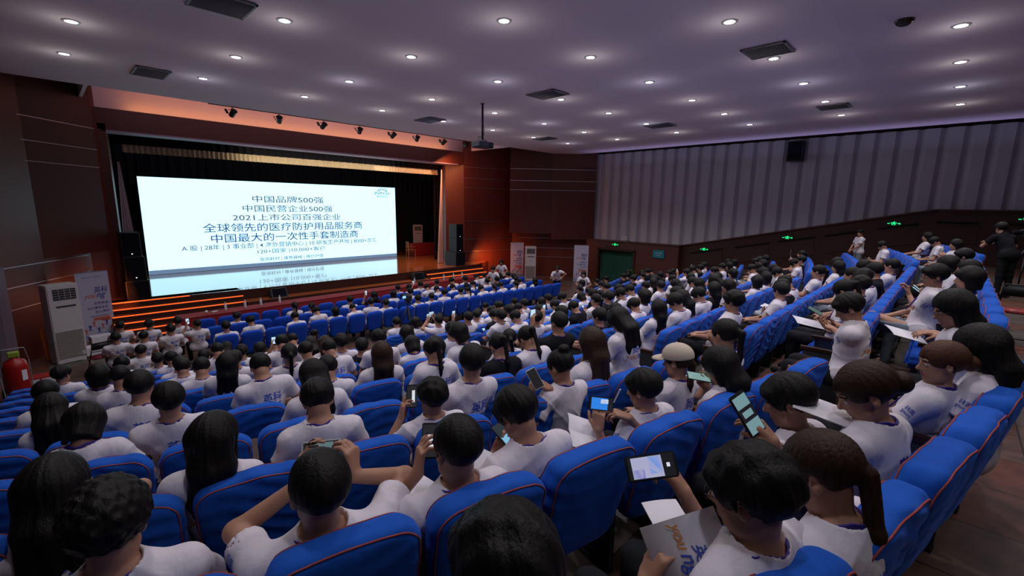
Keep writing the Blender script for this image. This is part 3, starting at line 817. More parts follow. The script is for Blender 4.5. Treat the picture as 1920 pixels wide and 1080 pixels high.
def hair_sdf(kind):
    def cap(p, f=1.0, hl=0.0):
        d = ell(p, (0, -0.016, 0.034), (0.078, 0.098, 0.090)) - 0.021 * np.clip((p[:, 2] + 0.085) / 0.095, 0.12, 1.0) * f
        face = ell(p, (0, 0.118, -0.052 - hl), (0.082, 0.085, 0.108))
        d = smax(d, -face, 0.012)
        return d
    def clumps(p, amp, fr=1.0):
        az = np.arctan2(p[:, 0], -p[:, 1] + 0.02)
        return amp * (np.sin(az * 17 * fr + 2.2 * np.sin(p[:, 2] * 19) + p[:, 1] * 20) * 0.45 + np.sin(az * 37 * fr + p[:, 2] * 12 + 1.3) * 0.35 + np.sin(p[:, 0] * 70 + p[:, 1] * 50 + p[:, 2] * 20) * 0.3)
    def ears(p, d):
        for s in (-1, 1): d = smax(d, -ell(p, (s * 0.096, 0.006, -0.012), (0.030, 0.026, 0.036)), 0.01)
        return d
    def short(p):
        az = np.arctan2(p[:, 0], -p[:, 1] + 0.02); jag = 0.005 * np.sin(az * 31) + 0.004 * np.sin(az * 53 + 1)
        d = cap(p); low = p[:, 2] + 0.076 + jag + 0.25 * np.maximum(p[:, 1] + 0.0, 0)    # nape line
        d = smax(d, -low, 0.012)
        sd = -(p[:, 2] + 0.012 - 1.5 * np.minimum(p[:, 1] + 0.03, 0) * -1)          # sideburn cut
        d = smax(d, np.where(p[:, 1] > -0.035, -(p[:, 2] + 0.026 + jag), -1), 0.010)
        # fringe
        d = smin(d, smax(ell(p, (0, 0.068, 0.064), (0.072, 0.040, 0.036)), -(p[:, 2] - 0.030), 0.01), 0.02)
        return ears(p, d) + clumps(p, 0.0024)
    def crop(p):
        d = ell(p, (0, -0.016, 0.034), (0.078, 0.098, 0.090)) - 0.013 * np.clip((p[:, 2] + 0.07) / 0.08, 0.1, 1.0); d = smax(d, -ell(p, (0, 0.118, -0.045), (0.08, 0.085, 0.105)), 0.01)
        d = smax(d, -(p[:, 2] + 0.050), 0.012); d = smax(d, np.where(p[:, 1] > -0.035, -(p[:, 2] + 0.010), -1), 0.014)
        return ears(p, d) + clumps(p, 0.0015)
    def curly(p):
        d = short(p) - 0.008
        return d + 0.006 * np.sin(p[:, 0] * 120 + 1) * np.sin(p[:, 1] * 115) * np.sin(p[:, 2] * 125 + 2)
    def messy(p):
        d = short(p) - 0.003
        return d + 0.004 * np.sin(p[:, 0] * 75 + p[:, 2] * 40) * np.sin(p[:, 1] * 70 + 1)
    def fall(p, zl, w, yb, k=0.05):
        d = cap(p, 1.0)
        a = rc(p, (-0.045, -0.045, 0.02), (-w, yb, zl), 0.060, 0.030)
        b = rc(p, (0.045, -0.045, 0.02), (w, yb, zl), 0.060, 0.030)
        c = rc(p, (0.0, -0.065, 0.02), (0.0, yb - 0.02, zl - 0.02), 0.062, 0.034)
        d = smin(d, smin(smin(a, b, 0.03), c, 0.03), 0.03)
        for s in (-1, 1): d = smin(d, rc(p, (s * 0.070, 0.012, 0.03), (s * 0.078, 0.0, min(-0.10, zl * 0.45)), 0.026, 0.018), 0.02)
        return d
    def long_(p): return fall(p, -0.32, 0.075, -0.075) + clumps(p, 0.0028, 1.6)
    def bob(p):
        d = fall(p, -0.10, 0.055, -0.045); d = smax(d, -(p[:, 2] + 0.115), 0.012)
        d = smin(d, smax(ell(p, (0, 0.066, 0.055), (0.078, 0.045, 0.048)), -(p[:, 2] - 0.016), 0.006), 0.015)
        return d + clumps(p, 0.002, 1.6)
    def tied(p):
        d = ell(p, (0, -0.018, 0.036), (0.091, 0.111, 0.095)); d = smax(d, -ell(p, (0, 0.120, -0.050), (0.08, 0.085, 0.108)), 0.01)
        d = smax(d, -(p[:, 2] + 0.058 + 0.2 * p[:, 1]), 0.02); d = smax(d, np.where(p[:, 1] > -0.02, -(p[:, 2] + 0.012), -1), 0.014)
        return ears(p, d)
    def pony(p):
        d = tied(p); d = smin(d, rc(p, (0, -0.115, 0.035), (0, -0.150, 0.015), 0.020, 0.026), 0.02)
        d = smin(d, rc(p, (0, -0.150, 0.010), (0.0, -0.165, -0.16), 0.030, 0.024), 0.02)
        d = smin(d, rc(p, (0.0, -0.165, -0.16), (0.0, -0.150, -0.27), 0.024, 0.008), 0.02)
        return d + clumps(p, 0.0022, 1.4)
    def bun(p):
        d = tied(p); d = smin(d, ell(p, (0, -0.085, 0.118), (0.045, 0.042, 0.038)), 0.015)
        return d + clumps(p, 0.0022, 1.4)
    def lowbun(p):
        d = tied(p) - 0.003; d = smin(d, ell(p, (0, -0.130, -0.005), (0.050, 0.046, 0.046)), 0.015)
        d = smin(d, rc(p, (0, 0.07, 0.075), (-0.0, 0.092, 0.045), 0.02, 0.012), 0.02)
        return d + clumps(p, 0.0016, 1.5)
    def captail(p):
        d = smax(tied(p), p[:, 2] - 0.02, 0.01)
        d = smin(d, rc(p, (0, -0.105, -0.01), (0.02, -0.14, -0.13), 0.028, 0.030), 0.02)
        d = smin(d, rc(p, (0.02, -0.14, -0.13), (0.03, -0.12, -0.33), 0.030, 0.010), 0.02)
        return d + clumps(p, 0.0022, 1.4)
    return dict(cap0=cap, tied=tied, short=short, crop=crop, curly=curly, messy=messy, long=long_, bob=bob, pony=pony, bun=bun, lowbun=lowbun, captail=captail)[kind]
HAIR = {}
def drape_hair(kind, inf, hi):
    """hair that falls with gravity: cap in the head frame, lengths in the figure frame"""
    key = (kind, inf['name'], hi)
    if key in HAIR: return HAIR[key]
    Hc, RH, Nk, up, fw, rt = inf['Hc'], inf['RH'], inf['N'], inf['up'], inf['fw'], inf['rt']
    Hf, Rf = Hc.astype(np.float32), RH.astype(np.float32); capf = hair_sdf('cap0'); tied = hair_sdf('tied')
    H = lambda *a: Hc + RH @ np.array(a); seed = zlib.crc32(kind.encode()) % 7
    if kind == 'long':
        segs = []
        for s in (-1, 0, 1):
            a = H(s * 0.045, -0.050, 0.02); n1 = Nk - fw * (0.055 if s else 0.075) + up * 0.07 + rt * s * 0.052; n2 = Nk - fw * 0.088 - up * 0.10 + rt * s * 0.070; n3 = n2 - up * 0.13 - rt * s * 0.012 - fw * 0.004
            segs += [(a, n1, 0.060, 0.044, 0.03), (n1, n2, 0.044, 0.034, 0.03), (n2, n3, 0.034, 0.014, 0.02)]
        for s in (-1, 1): segs += [(H(s * 0.070, 0.010, 0.03), Nk + rt * s * 0.085 + up * 0.05 + fw * 0.015, 0.026, 0.018, 0.02)]
    elif kind == 'pony':
        t0 = H(0, -0.118, 0.030); t1 = H(0, -0.150, 0.010); t2 = Nk - fw * 0.095 + up * 0.02; t3 = Nk - fw * 0.10 - up * 0.16
        segs = [(H(0, -0.09, 0.03), t0, 0.022, 0.016, 0.02), (t0, t1, 0.016, 0.024, 0.02), (t1, t2, 0.024, 0.021, 0.02), (t2, t3, 0.021, 0.006, 0.02)]
    else:
        t1 = H(0.01, -0.115, -0.02); t2 = Nk - fw * 0.080 + up * 0.01 + rt * 0.015; t3 = Nk - fw * 0.10 - up * (0.12 if kind == 'lowpony' else 0.20) + rt * 0.025
        segs = [(t1, t2, 0.026, 0.025, 0.02), (t2, t3, 0.025, 0.006, 0.02)]
    def fn(p):
        l = (p - Hf) @ Rf
        if kind == 'long': d = capf(l)
        elif kind == 'pony': d = tied(l)
        elif kind == 'lowpony': d = tied(l)
        else: d = smax(tied(l), l[:, 2] - 0.02, 0.01)
        for (a, b, ra, rb, k) in segs: d = smin(d, rc(p, a, b, ra, rb), k)
        az = np.arctan2(p[:, 0] - Hf[0], -(p[:, 1] - Hf[1]) + 0.05)
        return d + 0.0011 * np.sin(az * 26 + p[:, 2] * 7 + seed) + 0.0010 * np.sin(az * 47 - p[:, 2] * 9 + 2)
    pts = np.array([q for sgm in segs for q in sgm[:2]] + [Hc])
    v, q = nets(fn, pts.min(0) - 0.15, pts.max(0) + 0.17, 0.0060 if hi else 0.0125)
    HAIR[key] = np_mesh('hair', v, q, [m_hair])
    return HAIR[key]
def hair_mesh(kind, hi=False):
    key = (kind, hi)
    if key not in HAIR:
        v, q = nets(hair_sdf(kind), (-0.16, -0.23, -0.38), (0.16, 0.15, 0.18), 0.0055 if hi else 0.012)
        HAIR[key] = np_mesh('hair', v, q, [m_hair])
    return HAIR[key]

# ---------------------------------------------------------------- hands
def hand_prims(W, d, n, side, curl=(20, 25, 30, 35), spread=8, thumb=(35, 25), sc=1.0):
    """rounded cones of a hand: wrist W, finger direction d, palm normal n; side=+1 puts the thumb on +s"""
    d = unit(d); n = unit(n - d * (n @ d)); s = np.cross(d, n) * side
    pr = []; W = np.asarray(W, float)
    kn = []
    for i, (o, L) in enumerate(((0.030, 0.088), (0.011, 0.092), (-0.010, 0.088), (-0.028, 0.080))):
        k = W + d * L * sc + s * o * sc; kn.append(k)
        pr.append((W + s * o * 0.55 * sc + d * 0.012, k, 0.0165 * sc, 0.0125 * sc, 0.012))
    for i, (k, lens, c) in enumerate(zip(kn, ((0.042, 0.026, 0.020), (0.046, 0.030, 0.021), (0.043, 0.027, 0.020), (0.034, 0.021, 0.018)), curl)):
        a = math.radians((1.5 - i) * spread * 0.5); dir0 = d * math.cos(a) + s * math.sin(a)
        p = k; ang = 0
        for j, L in enumerate(lens):
            ang += math.radians(c if j else c * 0.9); dr = dir0 * math.cos(ang) + n * math.sin(ang)
            q = p + dr * L * sc; pr.append((p, q, (0.0095 - 0.001 * j) * sc, (0.0088 - 0.001 * j) * sc, 0.003)); p = q
    t0 = W + d * 0.022 * sc + s * 0.026 * sc + n * 0.006
    a1, a2 = math.radians(thumb[0]), math.radians(thumb[1])
    d1 = unit(d * math.cos(a1) + s * math.sin(a1) + n * 0.35); t1 = t0 + d1 * 0.040 * sc
    d2 = unit(d * math.cos(a2) + s * math.sin(a2) * 0.6 + n * 0.45); t2 = t1 + d2 * 0.032 * sc; t3 = t2 + unit(d2 * 0.9 + n * 0.25) * 0.026 * sc
    pr += [(W + s * 0.012 * sc, t0, 0.017 * sc, 0.016 * sc, 0.012), (t0, t1, 0.015 * sc, 0.012 * sc, 0.008), (t1, t2, 0.0115 * sc, 0.0105 * sc, 0.003), (t2, t3, 0.0105 * sc, 0.009 * sc, 0.003)]
    return pr
def ik(S, T, l1, l2, pole):
    S = np.asarray(S, float); T = np.asarray(T, float); d = T - S; L = np.linalg.norm(d); Lm = min(L, l1 + l2 - 0.006)
    ax = d / L; T = S + ax * Lm; a = (l1 * l1 - l2 * l2 + Lm * Lm) / (2 * Lm); h = math.sqrt(max(1e-6, l1 * l1 - a * a))
    p = np.asarray(pole, float); p = unit(p - ax * (p @ ax))
    return S + ax * a + p * h, T

# ---------------------------------------------------------------- a posed figure
def figure(name, hi=False, female=False, lean=-12, side=0, pitch=12, yaw=0, roll=0, handL=None, handR=None, standing=False,
           twist=0, legs='sit', hands=True, sleeve=0.62, book=False):
    """meshes of one posed figure: body, t_shirt, trousers; local frame: seat line at the origin, facing +y"""
    sh = 0.155 if female else 0.175
    if standing:
        P = np.array([0, 0, 0.95]); L = 0.49
    else:
        P = np.array([0, 0.33, 0.515]); L = 0.455
    a = math.radians(lean); b = math.radians(side)
    up = unit([math.sin(b), math.sin(a), math.cos(a)]); Nk = P + up * L; Cc = P + up * L * 0.60
    t = math.radians(twist); rt = np.array([math.cos(t), math.sin(t), 0]); rt = unit(rt - up * (rt @ up)); fw = np.cross(up, rt)
    SL = Nk - up * 0.055 - rt * sh; SR = Nk - up * 0.055 + rt * sh
    RH = rotm(-pitch, roll, yaw)
    Hc = Nk + up * 0.055 + RH @ np.array([0, 0.018, 0.105])
    nk1 = Hc + RH @ np.array([0, -0.018, -0.055])
    RT = np.stack([rt, fw, up], 1).astype(np.float32)
    arms = []
    for sgn, S, hnd in ((-1, SL, handL), (1, SR, handR)):
        if hnd is None: hnd = dict(w=P + np.array([sgn * 0.13, 0.26, 0.10]), d=(-sgn * 0.5, 0.8, -0.1), n=(0, 0, -1))
        T = np.array(hnd['w'], float)
        if hnd.get('head'): T = Hc + T
        E, W = ik(S, T, 0.27, 0.245, hnd.get('pole', (sgn * 0.8, -0.15, -0.7)))
        arms.append((sgn, S, E, W, hnd))
    body = [(P - rt * 0.075, P + rt * 0.075, 0.115, 0.115, 0.03), (P + up * 0.06, Cc - up * 0.05, 0.105, 0.11, 0.05),
            (SL + rt * 0.01 - up * .01, SR - rt * 0.01 - up * .01, 0.050, 0.050, 0.05), (Nk - up * 0.07, nk1, 0.056 if not female else 0.047, 0.050 if not female else 0.043, 0.035),
            (Nk - up * 0.012, Nk - up * 0.05 - rt * 0.10, 0.040, 0.032, 0.05), (Nk - up * 0.012, Nk - up * 0.05 + rt * 0.10, 0.040, 0.032, 0.05)]
    for sgn, S, E, W, hnd in arms:
        f = 0.88 if female else 1.0
        body += [(S, E, 0.046 * f, 0.037 * f, 0.03), (E, W, 0.038 * f, 0.0245 * f, 0.02)]
    if standing:
        kn = [P + np.array([s * 0.09, 0.02, -0.46]) for s in (-1, 1)]; an = [np.array([s * 0.11, 0.0, 0.09]) for s in (-1, 1)]
    elif legs == 'cross':
        kn = [P + np.array([-0.02, 0.43, 0.09]), P + np.array([0.12, 0.42, -0.02])]; an = [P + np.array([0.24, 0.62, -0.10]), np.array([0.10, 0.80, 0.09])]
    else:
        kn = [P + np.array([s * 0.13, 0.41, -0.01]) for s in (-1, 1)]; an = [np.array([s * 0.12, 0.76, 0.09]) for s in (-1, 1)]
    hp = [P + np.array([s * 0.085, 0.02, -0.03]) for s in (-1, 1)]
    legp = []
    for h_, k_, a_ in zip(hp, kn, an):
        legp += [(h_, k_, 0.080, 0.057, 0.03), (k_, a_, 0.053, 0.036, 0.02)]
        body += [(h_, k_, 0.078, 0.055, 0.03), (k_, a_, 0.051, 0.034, 0.02), (a_, a_ + np.array([0, 0.13, -0.045]), 0.034, 0.026, 0.02)]
    hands_p = []
    if hands:
        for sgn, S, E, W, hnd in arms:
            hands_p += hand_prims(W, np.array(hnd.get('d', (0, 1, 0)), float), np.array(hnd.get('n', (0, 0, -1)), float), hnd.get('thumb', -sgn * 1.0), curl=hnd.get('curl', (20, 24, 28, 32)), thumb=hnd.get('th', (35, 20)), sc=0.92 if female else 1.0)
    RHf = RH.astype(np.float32); Hcf = Hc.astype(np.float32)
    chest_c = (Cc + up * 0.045 - fw * 0.0).astype(np.float32)
    cr = (0.150, 0.100, 0.175) if not female else (0.135, 0.105, 0.16)
    def torso(p):
        d = ell(p, chest_c, cr, RT)
        for (x, y, ra, rb, k) in body[:6]: d = smin(d, rc(p, x, y, ra, rb), k)
        return d
    def fbody(p):
        d = torso(p)
        for (x, y, ra, rb, k) in body[6:]: d = smin(d, rc(p, x, y, ra, rb), k)
        if hands_p:
            hd = None
            for (x, y, ra, rb, k) in hands_p:
                c = rc(p, x, y, ra, rb); hd = c if hd is None else smin(hd, c, k)
            d = smin(d, hd, 0.010)
        d = smin(d, head_sdf((p - Hcf) @ RHf, hi), 0.022)
        return d
    allp = np.array([q[i] for q in body + hands_p for i in (0, 1)] + [Hc + RH @ np.array(c) for c in ((0, .12, -.11), (0, -.11, .12), (.09, 0, 0), (-.09, 0, 0))])
    lo = allp.min(0) - 0.13; hi_ = allp.max(0) + 0.13
    res = 0.0070 if hi else 0.0135
    if hi == 2: res = 0.0052
    v, q = nets(fbody, lo, hi_, res)
    # material by place: lips, eyes
    cen = v[q].mean(1); l = (cen - Hcf) @ RHf; mi = np.zeros(len(q), int)
    if hi:
        lipm = (np.abs(l[:, 0]) < 0.022) & (l[:, 1] > 0.080) & (l[:, 2] < -0.055) & (l[:, 2] > -0.077); mi[lipm] = 1
        for s in (-1, 1):
            e = (((l[:, 0] - s * 0.031) / 0.0135) ** 2 + ((l[:, 2]) / 0.0055) ** 2 < 1) & (l[:, 1] > 0.07); mi[e] = 2
            i2 = (((l[:, 0] - s * 0.031) / 0.006) ** 2 + ((l[:, 2]) / 0.0054) ** 2 < 1) & (l[:, 1] > 0.07); mi[i2] = 3
            br = (np.abs(np.abs(l[:, 0]) - 0.032) < 0.017) & (l[:, 2] > 0.018) & (l[:, 2] < 0.026) & (l[:, 1] > 0.07); mi[br] = 4
    me_body = np_mesh(name + '_body', v, q, [m_skin, m_lip, m_eyew, m_iris, m_hair], mi)
    # shirt
    nb = (Nk - up * 0.010 + fw * 0.014)
    slv = []
    for sgn, S, E, W, hnd in arms:
        slv.append((S - up * 0.004, S + (E - S) * sleeve, S + (E - S) * (sleeve + 0.25), unit(E - S)))
    seed = zlib.crc32(name.encode()) % 97
    def fshirt(p):
        d = torso(p) - 0.013
        d = smin(d, rc(p, P + up * 0.0, Cc, 0.128, 0.118) , 0.04)
        for (s0, s1, s2, ax) in slv:
            sd = rc(p, s0, s1 + ax * 0.03, 0.057, 0.066)
            sd = smax(sd, ((p - s1.astype(np.float32)) @ ax.astype(np.float32)), 0.006)
            d = smin(d, sd, 0.055)
            d = smax(d, -smax(rc(p, s1 - ax * 0.03, s2, 0.048, 0.054), -((p - (s1 - ax * 0.05).astype(np.float32)) @ ax.astype(np.float32)), 0.004), 0.003)
        # folds
        wx = p[:, 0] + 0.03 * np.sin(p[:, 2] * 13 + seed); wz = p[:, 2] + 0.03 * np.sin(p[:, 0] * 11 + seed)
        rdg = lambda u: (1 - np.abs(np.sin(u))) ** 2
        w = -0.0075 * rdg(wx * 24 + wz * 17 + seed) * np.clip(np.sin(wz * 14 + wx * 6 + seed * 2), 0, 1) - 0.0065 * rdg(wx * 20 - wz * 25 + seed * 2) * np.clip(np.sin(wx * 17 - wz * 5 + seed), 0, 1) + 0.003 * np.sin(wx * 21 + p[:, 1] * 18)
        d = d + w
        # neck opening, hem
        nd = rc(p, nb - up * 0.02 , nb + up * 0.20, 0.060 if not female else 0.064, 0.11)
        d = smax(d, -nd, 0.006)
        d = smax(d, (P[2] - 0.095) - p[:, 2], 0.004) if not standing else smax(d, (P[2] - 0.10) - p[:, 2], 0.004)
        return d
    sp = np.array([SL, SR, P, Nk] + [s[1] for s in slv] + [s[0] for s in slv])
    v, q = nets(fshirt, sp.min(0) - 0.17, sp.max(0) + 0.15, 0.0075 if hi else 0.0145)
    me_shirt = np_mesh(name + '_shirt', v, q, [m_shirt])
    def ftr(p):
        d = rc(p, P - rt * 0.07, P + rt * 0.07, 0.122, 0.122)
        for i, (x, y, ra, rb, k) in enumerate(legp): d = smin(d, rc(p, x, y, ra + 0.014, rb + 0.014), 0.03)
        d = smax(d, p[:, 2] - (P[2] + 0.06), 0.01)
        return d + 0.003 * np.sin(p[:, 2] * 50 + p[:, 0] * 30) * np.sin(p[:, 1] * 34)
    tp = np.array([q_[i] for q_ in legp for i in (0, 1)] + [P])
    v, q = nets(ftr, tp.min(0) - 0.15, tp.max(0) + 0.15, 0.012 if hi else 0.02)
    me_tr = np_mesh(name + '_trousers', v, q, [m_tr_black])
    # shoes, one mesh each
    shoes = []
    for a_ in an:
        def fs(p, a_=a_):
            d = rc(p, a_ + np.array([0, -0.01, -0.03]), a_ + np.array([0, 0.15, -0.052]), 0.046, 0.036)
            return smax(d, (a_[2] - 0.088) - p[:, 2], 0.006)
        v, q = nets(fs, a_ + np.array([-0.07, -0.08, -0.12]), a_ + np.array([0.07, 0.22, 0.05]), 0.012)
        shoes.append(np_mesh(name + '_shoe', v, q, [m_shoe]))
    inf = dict(P=P, N=Nk, up=up, fw=fw, rt=rt, Hc=Hc, RH=RH, arms=arms, body=me_body, shirt=me_shirt, trousers=me_tr, shoes=shoes, female=female, an=an, kn=kn, name=name)
    # lanyard ribbon snug round the neck
    bvs = BVHTree.FromPolygons([tuple(c) for c in np.array([x.co for x in me_shirt.vertices])], [tuple(pg.vertices) for pg in me_shirt.polygons])
    bvb = BVHTree.FromPolygons([tuple(x.co) for x in me_body.vertices], [tuple(pg.vertices) for pg in me_body.polygons])
    inf['bvs'] = bvs
    pts = []
    for i in range(-8, 9):
        th = math.radians(i * 14)
        dirn = (-fw * math.cos(th) + rt * math.sin(th)); f = max(0.0, (abs(i) - 3) / 5.0)
        o = Nk + up * (0.020 + 0.012 * math.sin(math.radians(min(90, abs(i) * 14))) - 0.030 * f) + fw * 0.006
        r_ = 0.045
        h = bvb.ray_cast(Vector(o + dirn * 0.02), Vector(dirn), 0.2)
        if h[0] is not None: r_ = h[3] + 0.02
        h = bvs.ray_cast(Vector(o + dirn * 0.02), Vector(dirn), 0.2)
        r_ = min(max(r_, 0.050), 0.078 if female else 0.084) + 0.003
        pts.append(Vector(o + dirn * r_))
    if len(pts) > 6:
        bm = B()
        for e in (0.0, 0.006, 0.012):
            add_tube(bm, [p_ + Vector(up) * e for p_ in pts], 0.0040, 5)
        # front V
        mid = Vector(Nk + fw * 0.17 - up * 0.27)
        for e in (pts[0], pts[-1]): add_tube(bm, [e, e * 0.5 + mid * 0.5 + Vector(fw) * 0.02, mid], 0.005, 5)
        inf['lanyard'] = mesh_from_bm('lanyard', bm, m_lany, True)
    # back print
    inf['print'] = back_print(inf)
    if hi:
        sgn, S, E, W, hnd = arms[0]; ax = unit(S - E); out = unit(-rt - ax * (-rt @ ax)); xa = np.cross(ax, out) * -1
        ps = []
        for key, body, w, h, z, m in (('s1', '英科', 0.055, 0.028, 0.018, m_prb), ('s2', 'young', 0.058, 0.020, -0.012, m_prb)):
            me = fresh_text(key, 'print', body, 0.1, m, width=w, height=h, extrude=0.0, shear=0.2, offset=0.001, res=2)
            project_text(me, S - ax * 0.105 + ax * z, xa, ax, out, bvs); ps.append(me)
        inf['sleeve'] = join_meshes('sleeve_print', ps)
    return inf
def project_text(me, origin, xax, zax, dirn, bv, off=0.003):
    """drapes a flat text mesh (local x,z) over a surface along -dirn"""
    co = np.empty(len(me.vertices) * 3); me.vertices.foreach_get('co', co); co = co.reshape(-1, 3); bad = 0
    origin = np.asarray(origin); last = 0.0
    for i in range(len(co)):
        p = origin + xax * co[i, 0] + zax * co[i, 2]
        h = bv.ray_cast(Vector(p + dirn * 0.3), Vector(-dirn), 0.6)
        if h[0] is None: q = p + dirn * last
        else: q = np.array(h[0]) + dirn * off; last = float((np.array(h[0]) - p) @ dirn)
        co[i] = q
    me.vertices.foreach_set('co', co.ravel()); me.update()
    return me
def join_meshes(name, meshes):
    bm = bmesh.new(); mats_ = []
    for m in meshes:
        base = len(mats_); tmp = bmesh.new(); tmp.from_mesh(m)
        for f in tmp.faces: f.material_index = base
        mats_.append(m.materials[0]); t2 = bpy.data.meshes.new('t'); tmp.to_mesh(t2); tmp.free(); bm.from_mesh(t2); bpy.data.meshes.remove(t2)
    me = bpy.data.meshes.new(name); bm.to_mesh(me); bm.free()
    for m in mats_: me.materials.append(m)
    return me
TXT = {}
def fresh_text(key, *a, **k):
    if key not in TXT: TXT[key] = text_mesh(*a, **k)
    return TXT[key].copy()
def back_print(inf):
    up, rt, fw, Nk = inf['up'], inf['rt'], inf['fw'], inf['N']
    # viewed from behind the reading direction runs along +rt
    parts = []
    for key, body, w, h, x, z, m, shear in (('b1', '英科', 0.155, 0.082, 0.030, -0.125, m_prb, 0.15), ('b2', 'you', 0.115, 0.060, -0.055, -0.212, m_pro, 0.35), ('b3', 'ng', 0.085, 0.062, 0.055, -0.214, m_prb, 0.35)):
        me = fresh_text(key, 'print', body, 0.1, m, width=w, height=h, extrude=0.0, shear=shear, offset=0.0015, res=2)
        project_text(me, Nk + rt * x + up * z, rt, up, -fw, inf['bvs'])
        parts.append(me)
    return join_meshes('back_print', parts)
# ================================================================ the audience
import zlib
SEATIDX = SEATS
PX0 = _r; 
def project(p):
    d = Vector(p) - Vector((0, 0, Z0)); a, b, c = d.dot(_r), d.dot(_u), d.dot(_w)
    f = 850.827
    return (960 + f * a / c, 540 - f * b / c, c)
def ray_at_z(px, py, z):
    f = 850.827
    d = _w + _r * ((px - 960) / f) - _u * ((py - 540) / f)
    t = (z - Z0) / d.z
    return Vector((0, 0, Z0)) + d * t, t
FIG = {}
LAP = None
def hw(x, y, z, **k): return dict(w=np.array([x, y, z]), **k)
def get_fig(pose, female, hi=False):
    key = (pose, female, hi)
    if key in FIG: return FIG[key]
    nm = '%s_%s_%s' % (pose, 'f' if female else 'm', 'h' if hi else 'l')
    k = dict(hi=hi, female=female)
    lapL = hw(-0.09, 0.56, 0.63, d=(0.5, 0.8, 0.0), n=(0, 0, -1)); lapR = hw(0.09, 0.56, 0.63, d=(-0.5, 0.8, 0.0), n=(0, 0, -1))
    if pose == 'watch': k.update(lean=-17, pitch=6, handL=lapL, handR=lapR)
    elif pose == 'watch_right': k.update(lean=-15, side=3, pitch=6, yaw=-28, handL=lapL, handR=lapR)
    elif pose == 'down': k.update(lean=-8, pitch=42, handL=hw(-0.04, 0.50, 0.66, d=(0.35, 0.8, 0.35), n=(0.2, 0.3, 1), curl=(40, 45, 48, 50)), handR=hw(0.08, 0.50, 0.66, d=(-0.35, 0.8, 0.35), n=(-0.2, 0.3, 1), curl=(40, 45, 48, 50)))
    elif pose == 'down_left': k.update(lean=-6, side=-4, pitch=36, yaw=22, handL=hw(-0.10, 0.50, 0.66, d=(0.35, 0.8, 0.35), n=(0.2, 0.3, 1), curl=(40, 45, 48, 50)), handR=hw(0.04, 0.50, 0.66, d=(-0.35, 0.8, 0.35), n=(-0.2, 0.3, 1), curl=(40, 45, 48, 50)))
    elif pose == 'photo': k.update(lean=-15, pitch=2, handL=hw(-0.075, 0.30, -0.02, head=1, d=(0.3, 0.35, 0.9), n=(0.9, 0, -0.3), curl=(35, 40, 45, 45), pole=(-0.9, 0.3, -0.8)), handR=hw(0.075, 0.30, -0.02, head=1, d=(-0.3, 0.35, 0.9), n=(-0.9, 0, -0.3), curl=(35, 40, 45, 45), pole=(0.9, 0.3, -0.8)))
    elif pose == 'photo_left': k.update(lean=-15, pitch=4, handL=hw(-0.19, 0.22, -0.05, head=1, d=(0.1, 0.3, 0.95), n=(0.9, 0.1, -0.1), curl=(30, 35, 40, 42), pole=(-0.6, 0.6, -0.9)), handR=lapR)
    elif pose == 'chin': k.update(lean=-2, side=4, pitch=14, yaw=-12, handL=lapL, handR=hw(0.055, 0.085, -0.12, head=1, d=(-0.35, 0.0, 0.95), n=(-0.8, 0.2, 0.2), curl=(45, 55, 60, 60), pole=(0.6, 0.4, -0.9)))
    elif pose == 'slump': k.update(lean=-2, side=-5, pitch=52, handL=lapL, handR=lapR)
    elif pose == 'talk': k.update(lean=-10, side=6, pitch=8, yaw=-60, handL=lapL, handR=lapR)
    FIG[key] = figure(nm, **k)
    return FIG[key]
HAIR_LABEL = dict(short='short black hair', crop='cropped black hair', curly='curly black hair', messy='tousled black hair', long='long black hair', bob='bobbed dark hair', pony='black ponytail',
                  bun='high bun', lowbun='low chestnut bun', captail='cap and long ponytail', longb='long brown hair', ponyb='brown ponytail')
POSE_LABEL = dict(watch='facing the stage', watch_right='head turned right', down='head bent down', down_left='head bent down leftward', photo='phone raised in both hands', photo_left='phone raised in one hand',
                  chin='hand at the chin', slump='head sunk low', talk='turned to the neighbour')
def add_person(fig, pos, rz, hair, label, group=None, hi=False, hair_mat_=None, shirt=None, trousers=None, scale=1.0, lanyard=True, printed=True, shoes=True, head_yaw=0, skin=None):
    t = thing('person', label, 'person', pos, rz, group); t.scale = (scale,) * 3
    obj('body', fig['body'], None, t)
    s = obj('t_shirt', fig['shirt'], None, t)
    def ov(o, m):
        o.material_slots[0].link = 'OBJECT'; o.material_slots[0].material = m
    if shirt: ov(s, shirt)
    if printed and not shirt and fig.get('print'): obj('back_print', fig['print'], None, s)
    if printed and not shirt and fig.get('sleeve'): obj('sleeve_print', fig['sleeve'], None, s)
    if lanyard and fig.get('lanyard'): obj('lanyard', fig['lanyard'], None, t)
    tr = obj('trousers', fig['trousers'], None, t)
    if trousers: ov(tr, trousers)
    if shoes:
        for sm in fig['shoes']: obj('shoe', sm, None, t)
    hk = {'longb': 'long', 'ponyb': 'pony'}.get(hair, hair)
    if hk in ('long', 'pony', 'captail', 'lowpony'):
        h = obj('hair', drape_hair(hk, fig, hi), None, t)
    else:
        h = obj('hair', hair_mesh(hk, hi), None, t)
    Mh = Matrix([[*map(float, r)] for r in fig['RH']]).to_4x4(); Mh.translation = Vector(fig['Hc']); 
    if hk not in ('long', 'pony', 'captail', 'lowpony'): h.matrix_local = Mh
    hm = hair_mat_ or (m_hairb if hair in ('longb', 'ponyb') else None)
    if hm: ov(h, hm)
    return t, h
